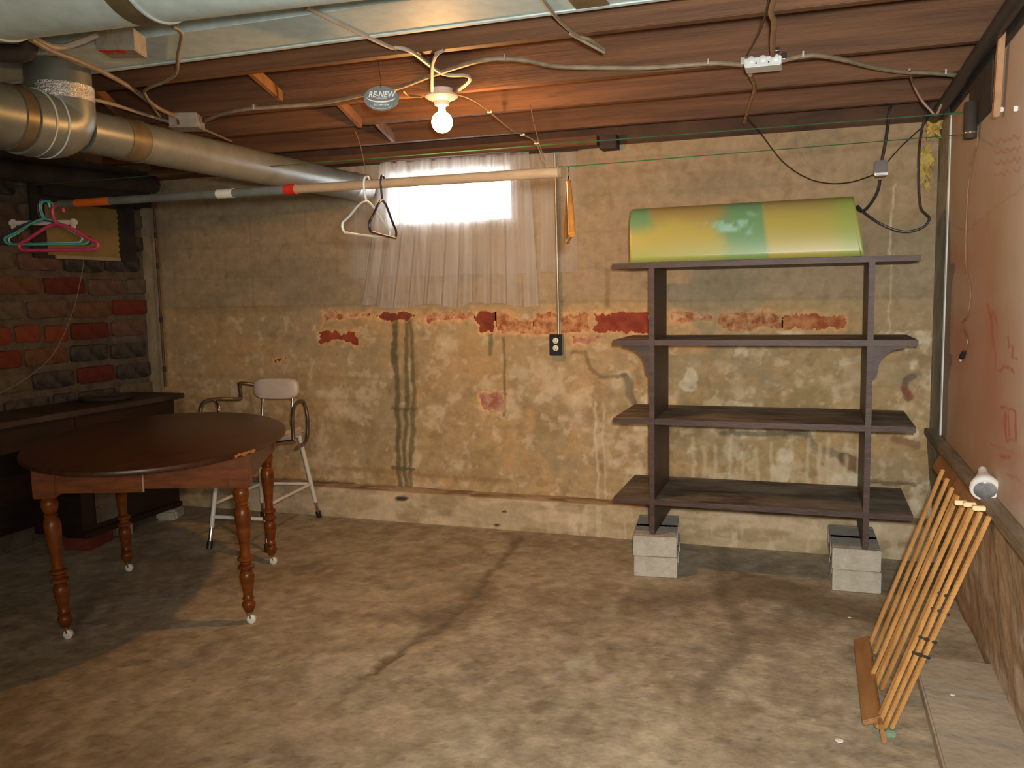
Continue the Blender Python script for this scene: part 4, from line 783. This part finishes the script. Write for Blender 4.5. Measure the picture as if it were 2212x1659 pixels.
# ---------------------------------------------------------------- hanging pole
PA, PB = at(128, 441, Y=3.04), at(1210, 372, Y=2.45)
hp = thing('hanging_pole', 'long pole hung across the room, left half grey, right half bare wood', 'pole', PA.lerp(PB, 0.5))
tr_ = (at(640, 414, Y=2.76)-PA).length/(PB-PA).length; PC = PA.lerp(PB, tr_)
obj('grey_section', MB().tube([PA, PC], 0.0165, 20), m_polegrey, hp, 'grey painted left half'); obj('wood_section', MB().tube([PC, PB], 0.0155, 20), m_pole, hp, 'bare wooden right half')
def onp(x): 
    k = (x-128)/(1210-128); best = min((abs(pix(*PA.lerp(PB, t))[0]-x), t) for t in np.linspace(0, 1, 400)); return PA.lerp(PB, best[1])
obj('red_tape', MB().tube([onp(617), onp(640)], 0.0178, 20), m_red, hp, 'red tape ring'); obj('orange_label', MB().tube([onp(166), onp(240)], 0.0172, 20), m_orangelab, hp, 'orange label')
obj('price_sticker', MB().tube([onp(473), onp(505)], 0.0172, 20), m_cream, hp, 'cream sticker')
obj('end_knob', MB().tube([PB, PB+(PB-PA).normalized()*0.012], [0.0175, 0.0175], 20), m_cableb, hp)

# hangers
def hanger(px_, py_, yaw_, m, label, name='plastic_hanger', wd=0.178, drop=0.065, hgt=0.115, r=0.0045, kind='plastic', Y=None, tilt=0, hookm=None):
    o = onp(px_) if Y is None else at(px_, py_, Y=Y)
    o = o+Vector((0, 0, 0.021 if Y is None else 0))
    u = Vector((math.cos(yaw_), math.sin(yaw_), 0)); z = Vector((0, 0, 1)); th = thing(name, label, 'hanger', o, 'clothes hangers')
    def q(a, b): 
        ca, sa = math.cos(tilt), math.sin(tilt); return o+u*(a*ca-b*sa)+z*(a*sa+b*ca)
    hook = [q(-0.030, -0.028), q(-0.034, -0.012), q(-0.020, 0.003), q(0.0, 0.0), q(0.010, -0.018), q(0.008, -0.04), q(0.0, -0.062)]
    hook = [q(0.034, -0.024), q(0.030, -0.004), q(0.014, 0.006), q(-0.008, 0.0), q(-0.016, -0.022), q(-0.012, -0.05), q(0.0, -0.078)]
    obj('hook', MB().tube(hook, r*0.9 if kind == 'plastic' else 0.0018, 10), hookm or m, th)
    n0 = -0.075
    if kind == 'bar':
        obj('bar', MB().bar(q(-wd, n0-0.03), q(wd, n0-0.03), 0.022, 0.008, bev=0.003), m, th)
        for s in (-1, 1): obj('clip', MB().bar(q(s*(wd-0.02), n0-0.012), q(s*(wd-0.02), n0-0.058), 0.02, 0.014, side=u, bev=0.003), m, th)
    else:
        sh = [q(0, n0), q(wd*0.75, n0-drop), q(wd*0.98, n0-drop-0.022), q(wd*0.94, n0-drop-0.045), q(wd*0.7, n0-drop-0.05), q(-wd*0.7, n0-drop-0.05), q(-wd*0.94, n0-drop-0.045), q(-wd*0.98, n0-drop-0.022), q(-wd*0.75, n0-drop)]
        obj('shoulder_frame', MB().tube(sh, r, 10, closed=True, smooth=4), m, th)
    return th
cy_ = YAW
hanger(96, 437, cy_+R(14), m_teal, 'teal plastic hanger behind the pink one on the left end of the pole', Y=3.10, r=0.0055)
hanger(92, 437, cy_+R(-8), m_ltblue, 'pale blue plastic hanger mostly hidden by the pink and teal hangers', Y=3.16, r=0.005, wd=0.19)
hanger(88, 440, cy_+R(22), m_black, 'black hanger at the very left, behind the teal hanger', Y=3.2, r=0.0045, wd=0.21)
hanger(120, 447, cy_, m_pink, 'bright pink plastic hanger at the left end of the pole', Y=3.03, r=0.0082)
hanger(90, 433, cy_+R(3), m_whitep, 'white trouser hanger with two clips behind the pink hanger', Y=3.22, wd=0.16, kind='bar', hookm=m_chrome, name='trouser_hanger')
hanger(789, 400, R(92), m_whitep, 'thin white plastic hanger on the pole left of the window', r=0.0040, hgt=0.1)
hanger(826, 397, R(103), m_black, 'thin black plastic hanger on the pole beside the white one', r=0.0040)
# wooden hanger seen edge-on
hw = at(1228, 366, Y=2.47); th = thing('wooden_hanger', 'varnished orange wooden hanger seen edge-on right of the conduit', 'hanger', hw)
u = Vector((-0.30, 0.954, 0)).normalized()
def wp(a, b): return hw+u*a+Vector((0, 0, b))
obj('hook', MB().tube([wp(-0.018, -0.02), wp(-0.012, 0.0), wp(0.003, 0.004), wp(0.012, -0.012), wp(0.0, -0.04)], 0.002, 8), m_chrome, th)
obj('shoulder', MB().tube([wp(-0.20, -0.20), wp(-0.12, -0.12), wp(-0.03, -0.05), wp(0, -0.035), wp(0.03, -0.05), wp(0.12, -0.12), wp(0.20, -0.20)], [0.010, 0.009, 0.007, 0.006, 0.007, 0.009, 0.010], 10), m_orangew, th)
obj('trouser_bar', MB().tube([wp(-0.19, -0.20), wp(0.19, -0.20)], 0.005, 8), m_orangew, th)

# clothes lines
g1 = [at(2106, 241, X=0.562), at(1770, 272, Y=3.75), at(1300, 310, Y=3.7), at(950, 335, Y=3.65), at(700, 360, Y=3.6), at(300, 386, Y=3.55), at(-40, 408, Y=3.5)]
solo('clothes_line', MB().tube([g1[0], g1[-1]], 0.0022, 6, smooth=0), m_green, 'green wire clothes line stretched across the room just below the joists', 'wire')
g2 = [at(2092, 290, X=0.562), at(1222, 366, Y=3.0)]
solo('clothes_line', MB().tube([g2[0], PB+Vector((0, 0, 0.014))], 0.0018, 6, smooth=0), m_green, 'lower thin green wire running from the right wall to the wooden hanger', 'wire')

# ---------------------------------------------------------------- conduit and outlet
cx = at(1205, 500, Y=4.69).x
solo('conduit', MB().tube([(cx-0.004, 4.665, 2.13), (cx+0.004, 4.665, 1.31), (cx+0.004, 4.665, at(1206, 722, Y=4.67).z)], 0.0085, 12, smooth=0), m_conduit, 'slim vertical metal conduit running down to the black outlet', 'conduit')
a, b = at(1187, 722, Y=4.67), at(1215, 768, Y=4.67); cxo, czo = (a.x+b.x)/2, (a.z+b.z)/2
ou = thing('wall_outlet', 'black outlet plate with cream sockets below the conduit', 'outlet', (cxo, 4.69, czo))
obj('outlet_box', MB().bb((a.x+0.004, 4.672, b.z+0.004), (b.x-0.004, 4.715, a.z-0.004), bev=0.002), m_steel, ou)
obj('cover_plate', MB().bb((a.x, 4.664, b.z), (b.x, 4.672, a.z), bev=0.002), m_blackp, ou)
for dz in (0.024, -0.018):
    sk = obj('socket', MB().lathe([(0, .0165), (.003, .0165), (.004, .015)], (cxo, 4.664, czo+dz), (cxo, 4.60, czo+dz), 20), m_cream, ou, 'cream socket')
    obj('slot', MB().bb((cxo-0.008, 4.6595, czo+dz-0.003), (cxo-0.006, 4.661, czo+dz+0.008)).bb((cxo+0.006, 4.6595, czo+dz-0.003), (cxo+0.008, 4.661, czo+dz+0.008)).bb((cxo-0.002, 4.6595, czo+dz-0.012), (cxo+0.002, 4.661, czo+dz-0.007)), m_blackp, sk)

# ---------------------------------------------------------------- bookcase on blocks
FY = 4.06; BY = 4.50
bc = thing('bookcase', 'dark wooden bookcase with four long shelves standing on grey blocks', 'bookcase', (-0.23, 4.28, 0.2))
def zpx(y, x=1650): return at(x, y, Y=FY).z
xl, xr = at(1323, 742, Y=FY).x, at(1984, 742, Y=FY).x
uxl, uxr = at(1408, 742, Y=FY).x, at(1880, 742, Y=FY).x
lev = [(at(1650, 566, Y=FY).z, 0), (at(1650, 741, Y=FY).z, 1), (at(1650, 919, Y=FY).z, 2), (at(1650, 1100, Y=FY).z, 3)]
yb = [4.50, 4.56, 4.61, 4.61]
for z, i in lev:
    dl = (0.05, 0.03, 0.02, 0.0)[i]
    o = obj('shelf', MB().prism([(xl, FY, z-0.013), (xr, FY, z-0.013), (xr, yb[i], z-0.013), (xl+0.0, yb[i], z-0.013)], (0, 0, 0.026)), [m_shelf, m_shelfd], bc)
    for p in o.data.polygons:
        if p.normal.z > 0.9 and i > 0: p.material_index = 1
ztop = lev[0][0]-0.013
for x_ in (uxl, uxr):
    zs_ = [l_[0] for l_ in lev]; segs = [(0.2, zs_[3]-0.013), (zs_[3]+0.013, zs_[2]-0.013), (zs_[2]+0.013, zs_[1]-0.013), (zs_[1]+0.013, ztop)]
    mb = MB(); mb.bb((x_-0.0125, FY-0.004, 0.201), (x_+0.0125, FY+0.006, ztop), bev=0.002)
    for (a, b), yy_ in zip(segs, (BY+0.05, BY+0.02, BY-0.02, BY-0.08)): mb.bb((x_-0.0125, FY+0.004, a+0.0005), (x_+0.0125, yy_, b-0.0005))
    obj('upright', mb, m_shelf, bc)
for x_, s in ((uxl-0.0125, -1), (uxr+0.0125, 1)):
    z0 = lev[1][0]-0.013; pts = [(x_, FY+0.02, z0), (x_+s*0.135, FY+0.02, z0), (x_+s*0.132, FY+0.02, z0-0.008)]
    for t in np.linspace(0, 1, 12)[1:]: an = t*math.pi/2; pts.append((x_+s*(0.022+0.10*(1-math.sin(an))), FY+0.02, z0-0.012-0.10*(1-math.cos(an))))
    pts += [(x_+s*0.018, FY+0.02, z0-0.135), (x_+s*0.008, FY+0.02, z0-0.145), (x_, FY+0.02, z0-0.147)]
    obj('corner_bracket', MB().prism(pts, (0, 0.02, 0)), m_shelf, bc, 'curved corner bracket')
# concrete blocks
def cblock(cx_, cy_, z, label, rot):
    th = thing('concrete_block', label, 'block', (cx_, cy_, z), 'concrete blocks under the bookcase'); rm = Matrix.Rotation(rot, 3, 'Z')
    mb = MB(); L, Wd, H_ = 0.42, 0.205, 0.097
    mb2 = MB()
    c0 = Vector((cx_, cy_, z+H_/2+0.001))
    def bx(a, b, c, d): mb.box(c0+rm@Vector(((a+b)/2, (c+d)/2, 0)), (b-a, d-c, H_), rm)
    # two long skins, webs: cores open top to bottom on the sides
    t = 0.033
    for zz_ in (0,):
        mb.box(c0+rm@Vector((0, -L/2+t/2, 0)), (Wd, t, H_), rm, bev=0.003); mb.box(c0+rm@Vector((0, L/2-t/2, 0)), (Wd, t, H_), rm, bev=0.003); mb.box(c0, (Wd, t, H_), rm)
        mb.box(c0+rm@Vector((0, 0, H_/2-0.008)), (Wd-0.002, L-2*t, 0.016), rm); mb.box(c0+rm@Vector((0, 0, -H_/2+0.008)), (Wd-0.002, L-2*t, 0.016), rm)
        mb.box(c0, (0.03, L-2*t, H_-0.02), rm)
    obj('block_body', mb, m_block, th)
lc, rc = (at(1365, 1158, Z=0.2)+at(1458, 1160, Z=0.2))/2, (at(1798, 1182, Z=0.2)+at(1903, 1190, Z=0.2))/2
cblock(lc.x-0.012, lc.y+0.21, 0.0, 'lower grey concrete block under the left upright of the bookcase', R(6)); cblock(lc.x-0.018, lc.y+0.215, 0.0985, 'upper grey concrete block directly under the left upright of the bookcase', R(6.5))
cblock(rc.x, rc.y+0.21, 0.0, 'lower grey concrete block under the right upright of the bookcase', R(1)); cblock(rc.x-0.004, rc.y+0.212, 0.0985, 'upper grey concrete block directly under the right upright of the bookcase', R(1.5))

# rolled plastic sheet on the bookcase
zb_ = lev[0][0]+0.0135; a = at(1362, 560, Y=FY+0.02); b = at(1868, 553, Y=FY+0.02); hl = at(1357, 450, Y=FY+0.10).z-zb_; hr = at(1835, 422, Y=FY+0.10).z-zb_
nu, nv = 120, 40; P = np.zeros((nu, nv, 3)); Cc = np.zeros((nu, nv, 3))
for i in range(nu):
    s = i/(nu-1); h = hl*(1-s)+hr*s
    for j in range(nv):
        an = math.pi*j/(nv-1); y = FY+0.165-0.15*math.copysign(abs(math.cos(an))**0.8, math.cos(an)); z = zb_+h*max(0.004, math.sin(an)**0.85)
        x = a.x+(b.x-a.x)*s + (-0.010+0.02*s)*0 - (0.05*s)*((z-zb_)/h) + 0.012*(1-s)*-((z-zb_)/h)
        P[i, j] = (x, y, z)
S_, T_ = np.meshgrid(np.linspace(0, 1, nu), np.linspace(0, 1, nv), indexing='ij'); Zn = (P[:, :, 2]-zb_)/max(hl, hr)
YE, GN, OR, LM = (0.50, 0.41, 0.09), (0.16, 0.35, 0.16), (0.40, 0.27, 0.10), (0.36, 0.43, 0.09)
wn = fbm(S_*3, Zn*1.2, 3, 401)-0.5
Cc[:] = YE; Cc = mixc(Cc, GN, np.clip(sst(0.38, 0.46, S_+0.1*wn)*(1-sst(0.60, 0.62, S_)), 0, 1)*0.9); Cc = mixc(Cc, GN, (1-sst(0.06, 0.16, S_+0.2*wn))*sst(0.4, 0.7, Zn)*0.9)
Cc = mixc(Cc, LM, (1-sst(0.0, 0.3, Zn+0.3*wn))*(S_ < 0.6)*0.7); Cc = mixc(Cc, OR, sst(0.55, 0.85, Zn+0.2*wn)*(S_ > 0.1)*(1-sst(0.36, 0.5, S_))*0.8)
Cc = mixc(Cc, OR, sst(0.6, 0.95, Zn)*sst(0.6, 0.63, S_)*0.6); Cc = mixc(Cc, LM, sst(0.85, 0.97, S_)*0.85); Cc = mixc(Cc, (0.35, 0.62, 0.45), sst(0.57, 0.66, fbm(S_*8+Zn*4, Zn*5, 1.6, 405))*np.exp(-((S_-0.47)/0.12)**2)*sst(0.3, 0.5, Zn))
rl = thing('rolled_plastic_sheet', 'curled yellow and green plastic sheet lying on top of the bookcase', 'roll', ((a.x+b.x)/2, FY+0.15, zb_))
go = gridobj('outer_skin', P, Cc, m_roll, parent=rl); sm = go.modifiers.new('thickness', 'SOLIDIFY'); sm.thickness = 0.006
endp = [tuple(P[-3, j]+np.array([0, 0, 0])) for j in range(nv)]; obj('end_shade', MB().prism(endp, (0.004, 0, 0)), m_rollshade, rl, 'dark sheet painted as the shade inside the roll')  # dark sheet across the roll's end, its inner shade put into the colour

# ---------------------------------------------------------------- folded wooden rack leaning on the right wall
bots = [(1873, 1405), (1888, 1412), (1876, 1477), (1889, 1482), (1904, 1489), (1893, 1571), (1909, 1572), (1925, 1573)]
topsr = [(2037, 1014), (2047, 1033), (2057, 1053), (2067, 1069), (2079, 1094), (2098, 1098), (2118, 1106), (2137, 1115)]
rack = thing('folding_wooden_rack', 'folded pale wooden slat rack leaning from the floor onto the right wall ledge', 'rack', at(1900, 1550, Z=0))
BT = [at(*p, Z=0.03) for p in bots]; TPs = [at(*p, Z=0.690) for p in topsr]
for i, (p, q) in enumerate(zip(BT, TPs)):
    wdt = 0.014 if i not in (3, 5) else 0.024
    obj('slat', MB().bar(p, q, wdt, 0.012, side=(0.3, -0.95, 0.1), bev=0.002), m_pine, rack)
la_, lb2 = at(1862, 1402, Z=0.02), at(1893, 1590, Z=0.02)
obj('bottom_board', MB().bar(la_+Vector((0, 0.02, 0.03)), lb2+Vector((-0.01, 0.03, 0.03)), 0.058, 0.016, side=(0.9, -0.15, 0.40), bev=0.003), m_pined, rack, 'broad brown bottom board')
obj('bottom_board', MB().bar(at(1885, 1480, Z=0.035), at(1907, 1585, Z=0.035), 0.06, 0.014, side=(-0.2, 0, 1), bev=0.003), m_pined, rack)
ta, tb = at(2026, 988, Z=0.60), at(2120, 1095, Z=0.60)
obj('top_board', MB().bar((0.505, ta.y-0.30, 0.635), (0.512, tb.y-0.28, 0.635), 0.06, 0.014, side=(0.5, 0, 1), bev=0.003), m_pined, rack, 'brown top board')
for k in (4, 5, 6): q = TPs[k]; obj('end_cap', MB().box((q.x-0.005, q.y, q.z+0.012), (0.035, 0.02, 0.014), bev=0.002), mat('pale_peg_%d' % k, (0.62, 0.46, 0.24), (0.7, 0.54, 0.3), 0.5), rack)
for k in (0.35, 0.42, 0.55, 0.62):
    for s in (5, 6): pm = BT[s].lerp(TPs[s], k); obj('pivot_pin', MB().tube([pm, pm+Vector((0.03, -0.03, 0.0))], 0.005, 8), m_dkbeam, rack)
obj('rubber_foot', MB().box(at(1923, 1582, Z=0.012), (0.03, 0.03, 0.022), bev=0.004), mat('green_foot', (0.12, 0.20, 0.13), (0.2, 0.28, 0.18), 0.5), rack, 'small green foot')

# reflector bulb on the ledge
bpz = at(2108, 1042, Z=0.725); ax = Vector((-0.06, -0.86, -0.42)).normalized(); b0 = Vector((0.545, bpz.y+0.075, 0.755))
rb = thing('reflector_lamp_bulb', 'white reflector bulb lying on the ledge of the right wall', 'light bulb', (b0.x, b0.y, 0.684))
obj('bulb_body', MB().lathe([(0, .012), (.01, .015), (.03, .017), (.06, .030), (.09, .044), (.105, .046), (.112, .042)], b0, b0+ax, 28), m_white, rb)
obj('bulb_face', MB().lathe([(0, .034), (.004, .030), (.006, .015), (.0065, .001)], b0+ax*0.1125, b0+ax, 28), m_gface, rb, 'grey frosted face')

# ---------------------------------------------------------------- cords and clutter in the right corner
YC = 4.50
solo('power_cord', MB().tube([at(1945, 170, Y=4.42), at(1932, 200, Y=4.42), at(1922, 240, Y=YC), at(1914, 300, Y=YC), at(1905, 348, Y=YC)], 0.007, 8), m_black, 'thick black cord hanging from the joist down to the square adapter', 'cord')
p = at(1903, 366, Y=YC)
ad = thing('plug_adapter', 'small dark square plug adapter hanging on its cord above the bookcase', 'adapter', p)
obj('adapter_body', MB().box(p+Vector((0, 0, 0.004)), (0.058, 0.04, 0.075), bev=0.006), mat('dark_brown_plastic', (0.05, 0.035, 0.028), (0.07, 0.05, 0.04), 0.4), ad)
obj('metal_band', MB().box(p+Vector((0, 0, -0.022)), (0.060, 0.042, 0.014), bev=0.003), m_chrome, ad, 'shiny metal band')
solo('power_cord', MB().tube([at(1901, 388, Y=YC), at(1897, 410, Y=YC), at(1883, 437, Y=YC), at(1864, 456, Y=YC), at(1850, 447, Y=YC-0.03)], 0.007, 8), m_black, 'short black cord curling from the adapter to the end of the rolled sheet', 'cord')
solo('power_cord', MB().tube([at(1852, 444, Y=YC-0.04), at(1868, 460, Y=YC-0.02), at(1900, 482, Y=YC), at(1935, 497, Y=YC), at(1965, 500, Y=YC), at(1995, 490, Y=YC), at(2008, 473, Y=YC), at(2000, 462, Y=YC), at(1989, 448, Y=YC), at(1985, 400, Y=YC), at(1986, 320, Y=YC), at(1996, 262, Y=YC), at(2020, 180, Y=4.42)], 0.0055, 8), m_black, 'long black cord looping low beside the right end of the rolled sheet', 'cord')
solo('wire', MB().tube([at(1612, 250, Z=2.18), at(1645, 290, Y=4.55), at(1690, 348, Y=4.6), at(1740, 383, Y=4.6), at(1790, 396, Y=4.6), at(1840, 393, Y=4.58), at(1886, 378, Y=YC+0.02)], 0.003, 6), m_black, 'thin dark wire sagging from the joists to the adapter', 'wire')
solo('wire', MB().tube([at(1917, 350, Y=YC), at(1945, 318, Y=YC), at(1975, 290, Y=YC), at(2000, 262, Y=YC), at(2010, 200, Y=4.42)], 0.003, 6), m_black, 'thin dark wire rising from the adapter to the corner', 'wire')
solo('wire', MB().tube([at(1965, 150, Z=2.185), at(1972, 180, Y=4.0), at(1990, 215, Y=4.0), at(2010, 238, Y=4.0), at(2022, 248, Y=4.0), at(2034, 225, Y=3.98)], 0.005, 6), mat('pinkish_cord', (0.22, 0.13, 0.10), (0.30, 0.18, 0.14), 0.5), 'short brownish cord drooping below the joist in the right corner', 'wire')
# beam along the right wall
xb = 0.535
solo('wall_pipe', MB().tube([(xb, 1.0, 2.165), (xb-0.01, 4.66, 2.15)], 0.026, 14), m_black, 'black pipe running along the top of the right wall', 'pipe')
solo('wall_strip', MB().bb((0.562, 1.0, 2.12), (0.5705, 4.35, 2.196)), m_dkbeam, 'dark plank behind the black pipe along the top of the right wall', 'plank')
# yellow foam in the corner
bm = bmesh.new(); bmesh.ops.create_icosphere(bm, subdivisions=3, radius=1)
def foam(name, c, d, label, seed):
    b2 = bm.copy(); rr = np.random.RandomState(seed).rand(3)*10
    for v in b2.verts:
        k = 1+0.35*math.sin(5*v.co.x+rr[0])*math.sin(6*v.co.z+rr[1])+0.2*math.sin(13*v.co.z+rr[2]); v.co = Vector((v.co.x*d[0]*k, v.co.y*d[1]*k, v.co.z*d[2]*k))+Vector(c)
    mb = MB(); b2.verts.index_update(); mb.add([v.co.copy() for v in b2.verts], [[v.index for v in f.verts] for f in b2.faces]); b2.free()
    return solo(name, mb, m_foam, label, 'insulation')
foam('foam_insulation', at(2000, 350, Y=4.66), (0.038, 0.03, 0.085), 'yellow foam lump stuck in the right back corner, the larger upper one', 1)
foam('foam_insulation', at(2018, 272, Y=4.60), (0.035, 0.03, 0.055), 'orange-yellow foam wedge above the lump in the right back corner', 2)
foam('foam_insulation', at(2003, 402, Y=4.68), (0.015, 0.015, 0.03), 'smallest yellow foam speck low in the right back corner', 3)
# peeling strip near the camera and can
x_ = 0.550
a, b = at(2166, 50, X=x_), at(2152, 252, X=x_)
ws = thing('insulated_strip', 'narrow upright board with crumbling tan insulation edge on the right wall', 'board', b)
obj('board', MB().bar(a+Vector((0, 0, 0.02)), b, 0.022, 0.02, side=(0, 1, 0), bev=0.003), m_pined, ws)
N = 26; pts = []
for i in range(N+1): t = i/N; q = a.lerp(b, t); pts.append((x_-0.008, q.y+0.008+0.022+0.012*rnd.random(), q.z))
pts2 = [(x_-0.008, a.lerp(b, 1).y+0.008, b.z), (x_-0.008, a.y+0.008, a.z)]
obj('insulation', MB().prism(pts+pts2, (0.014, 0, 0)), m_dirtyfoam, ws, 'ragged tan insulation')
solo('hanging_plate', MB().bb((0.561, at(2150, 180, X=0.566).y+0.035, at(2130, 250, X=0.566).z), (0.569, at(2098, 180, X=0.566).y, at(2110, 120, X=0.566).z)), m_dkbeam, 'dark flat plate on the right wall left of the insulated board', 'plate')
c = at(2095, 300, X=0.54)
cn = thing('metal_can', 'dark cylindrical can fixed to the right wall below the clothes line', 'can', c)
obj('can_body', MB().lathe([(0, .020), (.003, .023), (.13, .023), (.133, .021)], c, c+Vector((0, 0, 1)), 20), m_dkbeam, cn); obj('rim', MB().tube([c+Vector((0, 0, .018)), c+Vector((0, 0, .024))], 0.0245, 20), m_chrome, cn, 'shiny rim')
for q, lb_ in ((at(2163, 237, X=0.566), 'left of two small white hooks beside the insulated board'), (at(2194, 235, X=0.566), 'right of two small white hooks beside the insulated board')):
    solo('wall_hook', MB().box(q, (0.012, 0.008, 0.016), bev=0.002), m_whitep, lb_, 'hook')
# brown cord with plug on the panel
pts = [at(2105, 250, X=0.564), at(2112, 300, X=0.566), at(2100, 350, X=0.566), at(2090, 420, X=0.566), at(2086, 560, X=0.566), at(2096, 630, X=0.566), at(2090, 680, X=0.566), at(2078, 700, X=0.566), at(2090, 735, X=0.566), at(2083, 758, X=0.564)]
cd = thing('extension_cord', 'thin brown cord with a black plug hanging down the painted panel', 'cord', pts[-1])
obj('cord', MB().tube(pts, 0.0028, 6), m_cableb, cd); q = at(2079, 768, X=0.562); obj('plug', MB().tube([pts[-1], q, q+(q-pts[-1])*0.5], [0.006, 0.011, 0.009], 10), m_black, cd); obj('plug_pins', MB().tube([q+(q-pts[-1])*0.5, q+(q-pts[-1])*1.1], 0.005, 8), m_cream, cd)
# scraps on the floor
for (x_, y_), lb_, s in (((1813, 1601), 'small white flake lying on the floor near the rack foot', 0.010), ((1835, 1335), 'tiny white flake on the floor left of the slat rack', 0.006), ((2058, 1502), 'tiny white flake on the raised pad right of the rack', 0.006)):
    q = at(x_, y_, Z=0.045 if x_ > 2000 else 0.004); solo('paint_flake', MB().prism([q+Vector((s*1.2*math.cos(t)*(1+0.3*math.sin(3*t)), s*math.sin(t), 0)) for t in np.linspace(0, 2*math.pi, 9)[:-1]], (0, 0, 0.003)), m_pit, lb_, 'flake')
bm.free()
